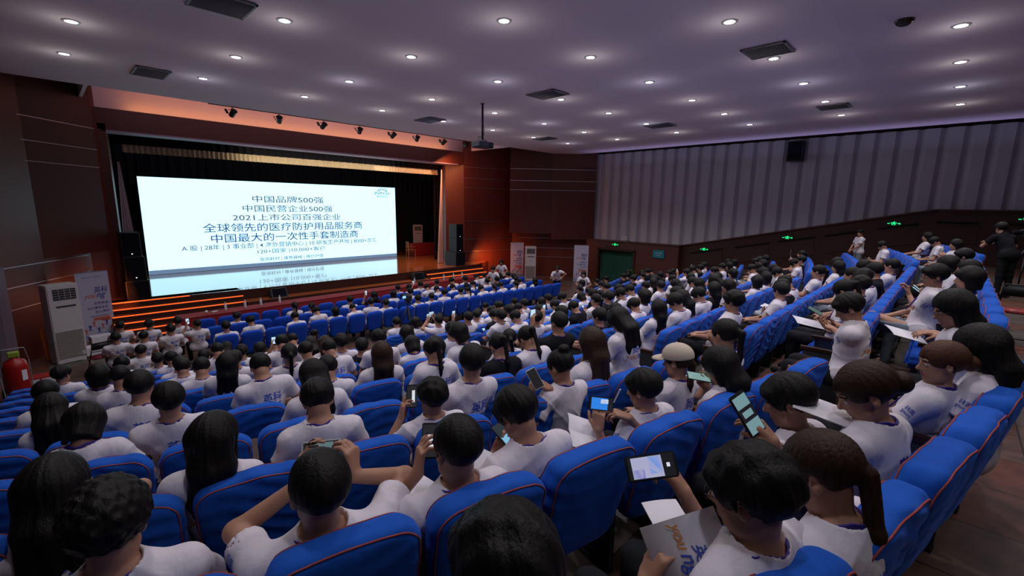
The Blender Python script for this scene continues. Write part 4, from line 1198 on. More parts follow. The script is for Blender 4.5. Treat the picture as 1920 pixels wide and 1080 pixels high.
def phone(pos, R, label, screen=(0.35, 0.6, 0.8), strength=0.8, lit=True, group=None):
    """phone: local x = width 0.075, z = height 0.155, screen faces -y"""
    t = thing('phone', label, 'phone', pos, 0, group); t.rotation_euler = R
    bm = B(); add_box(bm, (0, 0, 0), (0.076, 0.009, 0.156)); bmesh.ops.bevel(bm, geom=bm.edges[:], offset=0.004, segments=2, affect='EDGES')
    obj('case', bm, m_blackp, t, smooth=False)
    m = mat('phone_screen_%02d%02d%02d' % tuple(int(c * 99) for c in screen), (0.01, 0.01, 0.012), 0.15, emit=screen, strength=strength) if lit else m_blackp
    bm = B(); add_box(bm, (0, -0.0050, 0), (0.068, 0.001, 0.140)); obj('screen', bm, m, t)
    return t
PHONE_PROTO = None
def small_phone(M4, label, group):
    global PHONE_PROTO
    if PHONE_PROTO is None:
        PHONE_PROTO = phone((0, 0, 0), (0, 0, 0), label, (0.45, 0.68, 0.85), 1.1, group=group); t = PHONE_PROTO
    else: t = dup_tree(PHONE_PROTO)
    t.matrix_world = M4; t['label'] = label; t['group'] = group
    return t
BOOK = None
def booklet_mesh():
    bm = B()
    for s in (-1, 1):
        n = 6; prev = None
        for i in range(n + 1):
            x = s * 0.145 * i / n; z = 0.018 * math.sin(PI * i / n * 0.9)
            c = [bm.verts.new((x, -0.105, z)), bm.verts.new((x, 0.105, z)), bm.verts.new((x, -0.105, z - 0.004)), bm.verts.new((x, 0.105, z - 0.004))]
            if prev:
                bm.faces.new((prev[0], c[0], c[1], prev[1])); bm.faces.new((prev[3], c[3], c[2], prev[2]))
                bm.faces.new((prev[0], prev[2], c[2], c[0])); bm.faces.new((prev[1], c[1], c[3], prev[3]))
            prev = c
    return mesh_from_bm('booklet', bm, m_paper, True)
BOOKM = booklet_mesh()
HERO = {'L2_7', 'L2_4', 'C1_0', 'L0_6', 'L0_5', 'L0_4', 'L0_3', 'L0_2', 'L0_1', 'L1_7', 'L1_6', 'L1_5', 'L1_4', 'L1_3', 'L1_2', 'L1_1', 'L2_2', 'C0_0', 'C0_1'}
BIGPX = 70
HEADS = {'C0_0': (1787, 579, 'glassw'), 'C0_1': (1753, 517, 'glass'), 'C0_2': (1819, 528, ''), 'C0_3': (1828, 547, 'bob'), 'C0_4': (1821, 508, ''), 'C0_5': (1785, 496, ''), 'C0_6': (1780, 492, ''), 'C0_9': (1810, 482, ''), 'C10_0': (746, 605, 'arm'), 'C10_3': (827, 597, 'phone'), 'C10_6': (919, 579, ''), 'C10_7': (942, 574, ''), 'C10_8': (966, 567, ''), 'C1_0': (1592, 576, ''), 'C1_1': (1588, 547, ''), 'C1_2': (1617, 547, ''), 'C1_3': (1627, 528, ''), 'C1_4': (1645, 519, ''), 'C1_5': (1638, 480, ''), 'C1_6': (1659, 508, ''), 'C1_7': (1652, 487, ''), 'C1_8': (1675, 499, ''), 'C2_0': (1400, 558, ''), 'C2_1': (1375, 565, ''), 'C2_11': (1595, 503, 'long'), 'C2_12': (1581, 494, ''), 'C2_3': (1469, 546, ''), 'C2_4': (1496, 544, ''), 'C2_5': (1505, 521, ''), 'C2_8': (1537, 510, ''), 'C2_9': (1556, 510, ''), 'C3_0': (1249, 576, 'long'), 'C3_1': (1345, 576, ''), 'C3_10': (1453, 496, ''), 'C3_11': (1478, 514, 'glass'), 'C3_12': (1494, 494, ''), 'C3_2': (1313, 551, ''), 'C3_3': (1340, 546, ''), 'C3_4': (1361, 537, ''), 'C3_5': (1383, 533, 'long'), 'C3_6': (1409, 507, ''), 'C3_7': (1418, 540, ''), 'C3_8': (1432, 533, 'bob'), 'C3_9': (1453, 526, 'bob'), 'C4_0': (1141, 597, ''), 'C4_1': (1155, 583, ''), 'C4_10': (1363, 512, 'cap'), 'C4_12': (1395, 505, ''), 'C4_2': (1199, 576, ''), 'C4_3': (1224, 553, ''), 'C4_5': (1285, 553, ''), 'C4_7': (1320, 535, ''), 'C4_8': (1334, 507, ''), 'C5_0': (1007, 597, ''), 'C5_1': (1052, 595, ''), 'C5_10': (1268, 524, ''), 'C5_12': (1315, 517, ''), 'C5_2': (1102, 572, ''), 'C5_3': (1123, 562, ''), 'C5_4': (1144, 558, ''), 'C5_5': (1190, 546, ''), 'C5_6': (1212, 538, ''), 'C5_7': (1226, 553, ''), 'C5_8': (1256, 533, ''), 'C5_9': (1281, 535, ''), 'C6_0': (942, 588, ''), 'C6_1': (971, 595, ''), 'C6_10': (1212, 537, ''), 'C6_11': (1237, 528, ''), 'C6_12': (1251, 521, ''), 'C6_2': (1011, 585, ''), 'C6_3': (1051, 572, ''), 'C6_6': (1130, 549, ''), 'C6_7': (1171, 551, ''), 'C6_8': (1185, 537, ''), 'C6_9': (1201, 558, ''), 'C7_0': (891, 594, ''), 'C7_1': (927, 593, ''), 'C7_10': (1151, 534, ''), 'C7_11': (1180, 572, ''), 'C7_2': (957, 583, ''), 'C7_3': (976, 579, ''), 'C7_6': (1070, 556, ''), 'C7_7': (1093, 558, ''), 'C7_9': (1144, 572, ''), 'C8_0': (827, 599, 'phone'), 'C8_10': (1109, 546, ''), 'C8_2': (894, 592, ''), 'C8_3': (921, 585, ''), 'C8_5': (999, 567, ''), 'C8_6': (1019, 566, ''), 'C8_7': (1038, 558, ''), 'C9_0': (786, 605, ''), 'C9_12': (1091, 542, ''), 'C9_4': (928, 596, ''), 'C9_5': (939, 576, ''), 'F0_11': (746, 541, ''), 'F0_12': (771, 540, ''), 'F0_13': (789, 534, ''), 'F0_14': (817, 534, ''), 'F0_16': (862, 550, ''), 'F0_17': (877, 537, ''), 'F0_18': (904, 521, ''), 'F0_19': (921, 524, ''), 'F0_20': (926, 530, ''), 'F0_21': (951, 517, ''), 'F1_1': (444, 594, ''), 'F1_10': (753, 555, ''), 'F1_11': (772, 553, ''), 'F1_12': (818, 534, ''), 'F1_13': (831, 546, ''), 'F1_14': (858, 541, ''), 'F1_15': (877, 537, ''), 'F1_16': (894, 535, ''), 'F1_17': (921, 524, ''), 'F1_18': (934, 521, ''), 'F1_20': (963, 514, 'long'), 'F1_4': (554, 574, ''), 'F1_5': (594, 584, ''), 'F1_7': (665, 566, ''), 'F1_8': (696, 550, ''), 'F2_0': (424, 614, ''), 'F2_1': (469, 603, ''), 'F2_10': (788, 561, ''), 'F2_11': (809, 557, ''), 'F2_12': (840, 551, ''), 'F2_13': (860, 544, ''), 'F2_14': (884, 548, ''), 'F2_15': (912, 544, ''), 'F2_16': (929, 541, ''), 'F2_17': (928, 542, ''), 'F2_18': (960, 537, ''), 'F2_19': (979, 524, ''), 'F2_20': (1002, 530, ''), 'F2_3': (559, 597, ''), 'F2_4': (593, 584, ''), 'F2_5': (627, 584, ''), 'F2_6': (664, 578, ''), 'F2_7': (703, 572, 'arm'), 'F2_8': (729, 570, ''), 'L0_1': (1835, 650, 'long'), 'L0_2': (1765, 672, 'bunb'), 'L0_3': (1625, 735, 'ponyb'), 'L0_4': (1535, 880, 'pony'), 'L0_5': (1405, 925, 'short'), 'L0_6': (945, 1075, 'short'), 'L0_7': (428, 735, 'longb'), 'L10_0': (598, 628, 'pony'), 'L10_1': (543, 664, ''), 'L10_3': (426, 658, ''), 'L10_5': (297, 675, ''), 'L10_6': (226, 682, ''), 'L1_0': (1356, 636, 'pony'), 'L1_1': (1350, 685, 'long'), 'L1_2': (1272, 672, 'cap'), 'L1_3': (1205, 728, 'short'), 'L1_4': (970, 775, 'short'), 'L1_5': (855, 838, 'short'), 'L1_6': (600, 905, 'short'), 'L1_7': (205, 975, 'curly'), 'L2_0': (1222, 579, 'long'), 'L2_1': (1190, 663, 'longb'), 'L2_2': (1050, 685, 'bun'), 'L2_3': (895, 680, 'short'), 'L2_4': (809, 742, 'short'), 'L2_5': (598, 755, 'short'), 'L2_6': (415, 850, 'long'), 'L2_7': (105, 915, 'long'), 'L3_0': (1082, 595, ''), 'L3_1': (1010, 640, ''), 'L3_2': (940, 650, ''), 'L3_3': (848, 651, ''), 'L3_4': (579, 712, 'long'), 'L3_5': (522, 722, 'short'), 'L3_6': (325, 752, 'short'), 'L3_7': (150, 840, 'bob'), 'L4_0': (972, 640, ''), 'L4_1': (912, 615, 'bob'), 'L4_2': (820, 655, 'bob'), 'L4_3': (715, 666, 'longb'), 'L4_4': (612, 695, ''), 'L4_5': (499, 689, ''), 'L4_6': (252, 730, 'lean'), 'L4_7': (222, 722, ''), 'L4_8': (133, 780, 'long'), 'L5_0': (842, 616, ''), 'L5_1': (774, 651, 'bob'), 'L5_2': (693, 631, ''), 'L5_3': (625, 656, ''), 'L5_4': (544, 665, ''), 'L5_5': (424, 682, 'long'), 'L5_7': (206, 683, ''), 'L5_8': (136, 732, 'short'), 'L6_0': (761, 628, ''), 'L6_1': (749, 690, ''), 'L6_2': (635, 640, ''), 'L6_3': (573, 660, ''), 'L6_5': (405, 716, ''), 'L6_7': (189, 705, ''), 'L7_1': (678, 692, 'longb'), 'L7_2': (589, 645, ''), 'L7_3': (527, 645, ''), 'L7_4': (454, 682, ''), 'L7_5': (354, 698, ''), 'L8_1': (588, 647, ''), 'L8_2': (545, 640, ''), 'L8_3': (488, 657, ''), 'L8_4': (410, 659, ''), 'L8_5': (336, 687, ''), 'L8_7': (115, 702, ''), 'L9_0': (599, 663, ''), 'L9_1': (569, 642, ''), 'L9_2': (570, 643, ''), 'L9_3': (458, 661, ''), 'L9_4': (387, 671, ''), 'L9_5': (318, 675, ''), 'L9_6': (240, 696, ''), 'R0_2': (1794, 469, ''), 'R0_4': (1766, 469, ''), 'R0_6': (1744, 466, 'long'), 'R0_7': (1730, 462, 'long'), 'R1_5': (1659, 469, 'capg'), 'R3_0': (1501, 492, ''), 'R3_3': (1514, 480, ''), 'R4_0': (1419, 507, ''), 'R4_1': (1432, 502, ''), 'R5_0': (1345, 503, ''), 'R6_1': (1295, 510, ''), 'R9_0': (1132, 535, '')}
prng = random.Random(11)
posed_seats = {}
def seat_words(blk, k, j):
    if blk == 'flat': return 'flat block %s row, %s from left' % (FROWS[k][1], ORD[j])
    rn = ROWNAME[k].replace(' row from back', '-last row').replace('back row', 'last row')
    return '%s block %s, %s from %s aisle' % (blk, rn, ORD[j], 'right' if blk == 'right' else 'left')
PLACED = []
def crowd():
    names = {'L': 'left', 'C': 'centre', 'R': 'right', 'F': 'flat'}
    occ = dict(HEADS)
    for k in range(3, 11):
        for j in range(0, 7):
            key = 'R%d_%d' % (k, j)
            if key not in occ and prng.random() < 0.75: occ[key] = None
    for key, hd in occ.items():
        if key in HERO or key in ('L0_7', 'L0_0', 'L1_0') and key != 'L1_0': continue
        blk = names[key[0]]; k, j = (int(v) for v in key[1:].split('_'))
        if (blk, k, j) not in SEATS: continue
        x, y, z, rz = SEATS[(blk, k, j)]
        typ = hd[2] if hd else ''
        r = prng.random()
        hair = {'short': 'short', 'curly': 'curly', 'long': 'long', 'longb': 'longb', 'bob': 'bob', 'pony': 'pony', 'bun': 'bun', 'cap': 'crop', 'capg': 'crop', 'glass': 'short', 'glassw': 'long'}.get(typ)
        if not hair: hair = prng.choice(['short', 'short', 'messy', 'short', 'crop', 'crop', 'messy', 'bob', 'long', 'pony'])
        female = hair in ('long', 'longb', 'bob', 'pony', 'bun', 'ponyb', 'lowbun')
        pose = prng.choice(['watch', 'watch', 'down', 'down', 'watch_right', 'down_left', 'watch', 'slump'] + (['chin', 'photo_left'] if prng.random() < 0.4 else []))
        if typ == 'phone': pose = 'photo'
        if typ == 'arm' or typ == 'lean': pose = 'chin'
        fig = get_fig(pose, female, False)
        sc = 1.06 + prng.uniform(-0.03, 0.04); sink = 0.11
        pos = Vector((x, y + 0.03, z - sink)); ca, sa = math.cos(rz), math.sin(rz)
        hl = Vector(fig['Hc']) * sc; hx = ca * hl.x - sa * hl.y; hy = sa * hl.x + ca * hl.y
        if hd:
            P, t = ray_at_z(hd[0], hd[1], z - sink + hl.z)
            ox, oy = P.x - hx - x, P.y - hy - y
            ox = max(-0.30, min(0.30, ox)); oy = max(-0.08, min(0.30, oy))
            pos += Vector((ox, oy, 0))
        near = [q for q in PLACED if abs(q[2] - pos.z) < 0.3 and math.hypot(q[0] - pos.x, q[1] - pos.y) < 0.44]
        if near: pos = Vector((x, y + 0.03, z - sink))
        if any(math.hypot(q[0] - pos.x, q[1] - pos.y) < 0.40 and abs(q[2] - pos.z) < 0.3 for q in PLACED): continue
        PLACED.append((pos.x, pos.y, pos.z))
        wear = None; wl = 'white printed T-shirt'
        if hd is None and prng.random() < 0.55 or (typ == '' and prng.random() < 0.17): wear = m_shirt_black; wl = 'dark T-shirt'
        lb = '%s, %s, %s; %s' % (wl, HAIR_LABEL[hair], POSE_LABEL[pose].replace(' in both hands', '').replace(' in one hand', ''), seat_words(blk, k, j))
        lb = 'person in %s, %s, %s' % (wl.replace(' printed', ''), HAIR_LABEL[hair], seat_words(blk, k, j))
        cx, cy, dep = project(pos + Vector((0, 0, 1.1)))
        far = dep > 7.5
        t, h = add_person(fig, pos, rz + prng.uniform(-0.12, 0.12), hair, lb, 'audience in the %s block' % blk, hi=dep < 3.5, shirt=wear, scale=sc,
                          trousers=prng.choice([None, None, m_tr_jean, None, m_tr_pale]), lanyard=dep < 12, shoes=not far, printed=dep < 16)
        # things held
        MW = Matrix.Translation(pos) @ Matrix.Rotation(rz, 4, 'Z') @ Matrix.Scale(sc, 4)
        if pose in ('photo', 'photo_left') or (pose in ('down', 'down_left') and prng.random() < 0.5 and dep < 13):
            WL, WR = Vector(fig['arms'][0][3]), Vector(fig['arms'][1][3])
            if pose == 'photo': loc = (WL + WR) / 2 + Vector((0, 0.03, 0.085)); R = Matrix.Rotation(math.radians(8), 4, 'X') @ Matrix.Rotation(PI / 2, 4, 'Y')
            elif pose == 'photo_left': loc = WL + Vector((0.035, 0.05, 0.10)); R = Matrix.Rotation(math.radians(5), 4, 'X')
            else: loc = (WL + WR) / 2 + Vector((0, 0.11, 0.055)); R = Matrix.Rotation(math.radians(-52), 4, 'X')
            small_phone(MW @ Matrix.Translation(loc) @ R, 'phone with pale screen held in %s' % seat_words(blk, k, j), 'phones held by the audience')
        elif pose in ('down', 'down_left', 'slump') and dep < 9 and prng.random() < 0.6:
            o = obj('booklet', BOOKM, None); tag(o, 'open white booklet on lap, %s' % seat_words(blk, k, j), 'booklet', 'booklets on laps')
            o.matrix_world = MW @ Matrix.Translation((0, 0.62, 0.635)) @ Matrix.Rotation(0.25, 4, 'X')
# ================================================================ people near the lens, each posed from the photograph
T0, T1, T2, T3, T4 = (row_z(k) for k in range(5))
def px_point(px, py, depth):
    f = 850.827
    return Vector((0, 0, Z0)) + (_w + _r * ((px - 960) / f) - _u * ((py - 540) / f)) * depth
def head_local(female, lean, side, pitch, yaw, roll, standing=False):
    P = np.array([0, 0, 0.95]) if standing else np.array([0, 0.33, 0.515]); L = 0.49 if standing else 0.455
    a, b = math.radians(lean), math.radians(side); up = unit([math.sin(b), math.sin(a), math.cos(a)])
    return P + up * (L + 0.055) + rotm(-pitch, roll, yaw) @ np.array([0, 0.018, 0.105])
def hero(name, head, tier, hair, label, female=False, rz=-0.2, lean=-12, side=0, pitch=12, yaw=0, roll=0, hz=None, hands=None, hi=2, scale=1.0, poly=None, **kw):
    """head = pixel of the head centre; tier = floor height there; hz moves the head plane up or down"""
    hl = Vector(head_local(female, lean, side, pitch, yaw, roll, kw.get('standing', False))) * scale
    Pw, dep = ray_at_z(head[0], head[1], tier + hl.z + (hz or 0))
    c, s = math.cos(rz), math.sin(rz)
    root = Vector((Pw.x - (c * hl.x - s * hl.y), Pw.y - (s * hl.x + c * hl.y), tier + (hz or 0)))
    hip = root + Vector((-s * 0.33 * scale, c * 0.33 * scale, 0))
    if kw.get('clamp', hip.x > 1.95) and not kw.get('standing') and abs(tier - T0) < 0.01:
        need = row_y(0, hip.x) + (0.04 if hip.x > 4.95 else -0.045) + 0.12 - hip.y
        if need > 0: root.y += need
    MW = Matrix.Translation(root) @ Matrix.Rotation(rz, 4, 'Z') @ Matrix.Scale(scale, 4)
    MI = MW.inverted(); hd = {}
    R3 = MI.to_3x3()
    for sd, h in (hands or {}).items():
        h = dict(h)
        if 'px' in h: h['w'] = np.array(MI @ px_point(*h.pop('px')))
        for q in ('d', 'n'):
            if q + 'w' in h:
                h[q] = np.array((R3 @ Vector(h.pop(q + 'w'))).normalized())
        hd['hand' + sd] = h
    kws = {k: v for k, v in kw.items() if k in ('standing', 'twist', 'legs', 'sleeve')}
    fig = figure(name, hi=hi, female=female, lean=lean, side=side, pitch=pitch, yaw=yaw, roll=roll, **hd, **kws)
    t, h = add_person(fig, root, rz, hair, label, kw.get('group'), hi=True, hair_mat_=kw.get('hm'), shirt=kw.get('shirt'), trousers=kw.get('trousers'), scale=scale, lanyard=kw.get('lanyard', True), printed=kw.get('printed', True))
    PLACED.append((root.x, root.y, root.z))
    return t, fig, MW
def img_dir(dx, dy, dz=0.0):
    """world direction: dx right and dy down in the picture, dz away from the lens"""
    return (_r * dx - _u * dy + _w * dz).normalized()
def held_phone(px, py, depth, updir, normal, label, screen=(0.35, 0.6, 0.8), strength=0.8, lit=True, case=None, extra=None):
    """updir: picture direction of the long side; normal: world direction the screen faces"""
    n = Vector(normal).normalized(); z = Vector(updir); z = (z - n * z.dot(n)).normalized(); y = -n; x = y.cross(z)
    Mx = Matrix((( x.x, y.x, z.x), (x.y, y.y, z.y), (x.z, y.z, z.z))).to_4x4(); Mx.translation = px_point(px, py, depth)
    t = phone((0, 0, 0), (0, 0, 0), label, screen, strength, lit)
    t.matrix_world = Mx
    if case:
        t.children[0].data.materials.clear(); t.children[0].data.materials.append(case)
    for (cx, cz, w, hgt, m) in (extra or []):
        bm = B(); add_box(bm, (cx, -0.0058, cz), (w, 0.0006, hgt)); obj('screen_area', bm, m, t)
    return t
def spectacles(t, fig):
    bm = B(); R = fig['RH']; Hc = fig['Hc']
    H = lambda *a: Vector(Hc + R @ np.array(a))
    for s in (-1, 1):
        add_tube(bm, [H(s * 0.033 + 0.024 * math.cos(a), 0.108 - 0.003 * abs(math.cos(a)), 0.0 + 0.018 * math.sin(a)) for a in [2 * PI * i / 16 for i in range(16)]], 0.0014, 5, closed=True)
        add_tube(bm, [H(s * 0.057, 0.104, 0.005), H(s * 0.078, 0.05, 0.006), H(s * 0.082, 0.0, 0.008), H(s * 0.083, -0.012, -0.006)], 0.0016, 5)
    add_tube(bm, [H(-0.009, 0.109, 0.003), H(0, 0.113, 0.006), H(0.009, 0.109, 0.003)], 0.0014, 5)
    obj('spectacles', bm, m_glassrim, t, smooth=True)
def loose_booklet(px, py, depth, label, up=(0, 0, 1), along=(1, 0, 0), w=0.21, h=0.285, printed=False, open_=False):
    n = Vector(up).normalized(); x = Vector(along); x = (x - n * x.dot(n)).normalized(); y = n.cross(x)
    Mx = Matrix(((x.x, y.x, n.x), (x.y, y.y, n.y), (x.z, y.z, n.z))).to_4x4(); Mx.translation = px_point(px, py, depth)
    t = thing('booklet', label, 'booklet'); t.matrix_world = Mx
    if open_: obj('pages', BOOKM, None, t)
    else:
        bm = B(); n_ = 8; prev = None
        for i in range(n_ + 1):
            xx = w * (i / n_ - 0.5); zz = 0.006 * math.sin(PI * i / n_)
            c = [bm.verts.new((xx, -h / 2, zz)), bm.verts.new((xx, h / 2, zz)), bm.verts.new((xx, -h / 2, zz - 0.003)), bm.verts.new((xx, h / 2, zz - 0.003))]
            if prev:
                for a, b in ((0, 1), (3, 2), (2, 0), (1, 3)): bm.faces.new((prev[a], prev[b], c[b], c[a]))
            prev = c
        obj('pages', bm, m_paper, t, smooth=True)
    if printed:
        for body, cx, cy, ww, m, sh in (('英科', 0.035, 0.03, 0.09, m_prb, 0.2), ('you', -0.04, -0.02, 0.075, m_pro, 0.3), ('ng', 0.035, -0.02, 0.06, m_prb, 0.3)):
            me = text_mesh('cover_print', body, 0.1, m, width=ww, extrude=0.0, shear=sh, offset=0.001)
            o = obj('cover_print', me, None, t, loc=(cx, cy, 0.0085)); o.rotation_euler = (-PI / 2, 0, 0)
            o.rotation_euler = (-PI / 2, 0, 0)
    return t
def cap_on(t, fig, m):
    R = fig['RH']; Hc = fig['Hc']
    def fn(p):
        d = ell(p, (0, -0.010, 0.052), (0.103, 0.122, 0.098)); d = np.abs(d + 0.004) - 0.005
        d = smax(d, -(p[:, 2] - 0.030 - 0.12 * (p[:, 1]) * 0 ), 0.004)
        # brim
        b = ell(p, (0, 0.105, 0.026), (0.082, 0.095, 0.020)); b = np.abs(b) - 0.003; b = smax(b, -(p[:, 2] - 0.020), 0.002); b = smax(b, -(p[:, 1] - 0.075), 0.003)
        d = smin(d, b, 0.006); d = smin(d, ell(p, (0, -0.010, 0.152), (0.010, 0.010, 0.006)), 0.003)
        az = np.arctan2(p[:, 0], p[:, 1]); return d - 0.0012 * np.exp(-(np.sin(az * 3) / 0.06) ** 2)
    v, q = nets(fn, (-0.13, -0.16, -0.01), (0.13, 0.22, 0.18), 0.005)
    o = obj('cap', np_mesh('cap', v, q, [m]), None, t)
    Mh = Matrix([[*map(float, r)] for r in R]).to_4x4(); Mh.translation = Vector(Hc); o.matrix_local = Mh
CAMD = lambda p: (Vector((0, 0, Z0)) - p)
m_scr_blue = mat('screen_blue', (0, 0, 0), 0.2, emit=(0.03, 0.22, 0.75), strength=1.0)
m_scr_white = mat('screen_white', (0, 0, 0), 0.2, emit=(0.75, 0.78, 0.85), strength=0.9)
m_scr_teal = mat('screen_teal', (0, 0, 0), 0.2, emit=(0.16, 0.28, 0.30), strength=1.0)
m_scr_dark = mat('screen_dark', (0, 0, 0), 0.2, emit=(0.02, 0.03, 0.04), strength=1.0)
# -- row at the very bottom: top of a dark head
hero('nearest_head', (948, 1078), T0, 'messy', 'person with tousled black hair, only the crown showing at the bottom edge', lean=-12, pitch=16, hi=1)
# -- curly head bottom left
hero('curly_head', (205, 985), T1, 'curly', 'person with big curly black hair and right ear showing, bottom left corner', lean=-14, pitch=14, yaw=-8, hi=2, scale=1.10, hz=-0.24)
# -- long-haired woman left of it
hero('left_long_hair', (105, 918), T2, 'long', 'person with long black hair touching her face, left edge behind the curly head', female=True, lean=-10, pitch=16, yaw=-14, hi=1, scale=1.14, hz=-0.25,
     hands={'R': dict(w=(0.09, 0.07, -0.07), head=1, d=(-0.35, -0.1, 0.9), n=(-0.7, -0.6, 0.1), curl=(25, 30, 35, 40), pole=(0.7, 0.5, -0.9))})
# -- two-handed photographer
pp = px_point(602, 843, 1.80)
hero('two_handed', (600, 917), T1, 'crop', 'person with cropped black hair raising a phone in both hands before the screen', lean=-14, pitch=2, hi=2, scale=1.15, hz=-0.27,
     hands={'L': dict(px=(566, 905, 1.90), dw=img_dir(-0.05, -1.0, 0.1), nw=img_dir(0.9, 0.1, 0.3), curl=(30, 38, 45, 50), pole=(-1.0, 0.15, -0.55), th=(45, 30)),
            'R': dict(px=(661, 893, 1.90), dw=img_dir(-0.10, -1.0, 0.15), nw=img_dir(-0.95, 0.1, 0.25), curl=(58, 52, 46, 45), pole=(1.0, 0.15, -0.55), th=(45, 30))})
held_phone(602, 843, 1.95, img_dir(1, -0.10), CAMD(pp) + Vector((0, 0, -0.1)), 'white-framed phone held level in both hands above the cropped head', screen=(0.02, 0.03, 0.03), strength=0.5, case=m_white,
           extra=[(0.0, 0.0, 0.058, 0.098, mat('screen_stage_view', (0, 0, 0), 0.2, emit=(0.10, 0.16, 0.17), strength=1.0)), (0.008, 0.0, 0.024, 0.090, mat('screen_cyan', (0, 0, 0), 0.2, emit=(0.35, 0.75, 0.80), strength=0.9))])
# -- photographer with the phone in the left hand
pp = px_point(806, 826, 1.90)
hero('left_phone', (857, 840), T1, 'crop', 'person with cropped hair holding a black phone up beside the left temple', lean=-13, pitch=8, yaw=6, hi=2, scale=1.12, hz=-0.24,
     hands={'L': dict(px=(783, 888, 2.02), dw=img_dir(0.12, -1.0, 0.1), nw=img_dir(0.9, 0.0, 0.45), curl=(22, 34, 42, 48), pole=(-0.6, -0.2, -0.9), th=(50, 30))})
held_phone(806, 826, 2.08, img_dir(0.05, -1), CAMD(pp), 'black phone beside the cropped head, white camera screen', screen=(0.03, 0.03, 0.035), strength=0.6, extra=[(0.004, 0, 0.030, 0.052, m_scr_white)])
loose_booklet(765, 925, 2.25, 'open white brochure on the lap left of the raised phone arm', up=(0.1, -0.35, 1), along=(0.9, 0.4, 0), open_=True)
# -- row three photographer
pp = px_point(771, 742, 3.0)
hero('third_row_phone', (811, 744), T2, 'messy', 'person with tufted black hair raising a phone in the left hand, third row', lean=-13, pitch=6, yaw=8, hi=1, scale=0.94,
     hands={'L': dict(px=(752, 783, 3.06), dw=img_dir(0.12, -1.0, 0.1), nw=img_dir(0.9, 0.0, 0.4), curl=(15, 25, 40, 48), pole=(-0.7, -0.2, -0.9), th=(50, 30))})
held_phone(772, 743, 3.1, img_dir(0.05, -1), img_dir(0.5, -0.1, -0.9), 'small black phone held up in the third row, white strip of screen', screen=(0.03, 0.03, 0.035), strength=0.6, extra=[(0.010, 0, 0.020, 0.080, m_scr_white)])
# -- reader bent over a phone
pp = px_point(947, 816, 2.35)
hero('bent_reader', (970, 778), T1, 'short', 'person with thick black hair bent over a phone and booklet, second row', lean=-3, side=-3, pitch=40, yaw=12, hi=2, scale=1.06, hz=-0.16,
     hands={'L': dict(px=(930, 846, 2.47), dw=img_dir(0.5, -0.7, 0.2), nw=img_dir(0.4, -0.4, -0.7), curl=(40, 45, 50, 55), pole=(-0.8, 0, -0.8)),
            'R': dict(px=(972, 850, 2.52), dw=img_dir(-0.5, -0.7, 0.2), nw=img_dir(-0.4, -0.4, -0.7), curl=(40, 45, 50, 55), pole=(0.8, 0, -0.8))})
held_phone(947, 816, 2.46, img_dir(-0.45, -0.85), img_dir(0.15, -0.75, -0.8), 'phone with light blue lower screen held low under the bent head', screen=(0.03, 0.04, 0.05), strength=0.8, extra=[(0, -0.030, 0.058, 0.060, mat('screen_pale_blue', (0, 0, 0), 0.2, emit=(0.22, 0.48, 0.68), strength=1.0))])
loose_booklet(915, 873, 2.30, 'white booklet under the arm of the bent reader', up=(-0.1, -0.5, 0.9), along=(0.8, 0.5, 0.1), w=0.16, h=0.22)
# -- phone held level in both hands, pen in hand
pp = px_point(1127, 756, 2.36)
hero('level_phone', (1206, 730), T1, 'short', 'person with purple lanyard filming with a level phone while holding a white pen', lean=-8, side=-4, pitch=14, yaw=18, hi=2, scale=0.93, hz=-0.08,
     hands={'L': dict(px=(1122, 806, 2.56), dw=img_dir(0.05, -1.0, 0.1), nw=img_dir(0.3, 0.0, 0.9), curl=(35, 45, 50, 52), pole=(-0.5, -0.2, -0.9), th=(45, 30)),
            'R': dict(px=(1180, 784, 2.62), dw=img_dir(-0.95, -0.35, 0.1), nw=img_dir(-0.2, 0.8, 0.3), curl=(20, 32, 45, 50), pole=(0.6, -0.2, -0.9), th=(40, 25))})
held_phone(1127, 757, 2.58, img_dir(1, 0.12), img_dir(0.25, -0.15, -0.95), 'phone with vivid blue picture held level in two hands', screen=(0.02, 0.02, 0.03), strength=0.5,
           extra=[(0, -0.012, 0.064, 0.100, m_scr_blue), (-0.014, 0.018, 0.024, 0.046, m_scr_white)])
bm = B(); add_tube(bm, [px_point(1151, 755, 2.58), px_point(1163, 730, 2.56)], [0.004, 0.0055], 8); tag(obj('pen', bm, m_white), 'white pen upright in the right hand behind the blue phone', 'pen')
loose_booklet(1098, 815, 2.6, 'white booklet pages below the blue-screened phone', up=(0.1, -0.4, 1), along=(0.7, 0.7, 0), open_=True)
# -- cap woman
t, fg, MW = hero('cap_wearer', (1270, 678), T1, 'captail', 'person in beige baseball cap with long brown ponytail, second row', female=True, lean=-8, pitch=10, yaw=14, hi=2, scale=0.90, hz=-0.03, hm=m_hairb)
cap_on(t, fg, m_cap)
# -- long black hair beside the cap
hero('long_black', (1350, 688), T1, 'long', 'person with long straight black hair to the right of the beige cap', female=True, lean=-4, pitch=30, yaw=20, hz=-0.06, hi=1, scale=0.98,
     hands={'L': dict(px=(1326, 728, 3.05), dw=img_dir(-0.6, -0.7, 0.1), nw=img_dir(0.2, -0.5, -0.8), curl=(40, 45, 50, 55), pole=(-0.3, -0.3, -0.9))})
held_phone(1310, 707, 3.0, img_dir(1, 0.3), img_dir(0.1, -0.8, -0.5), 'small teal-lit phone between the cap and the long black hair', screen=(0.25, 0.42, 0.40), strength=0.8)
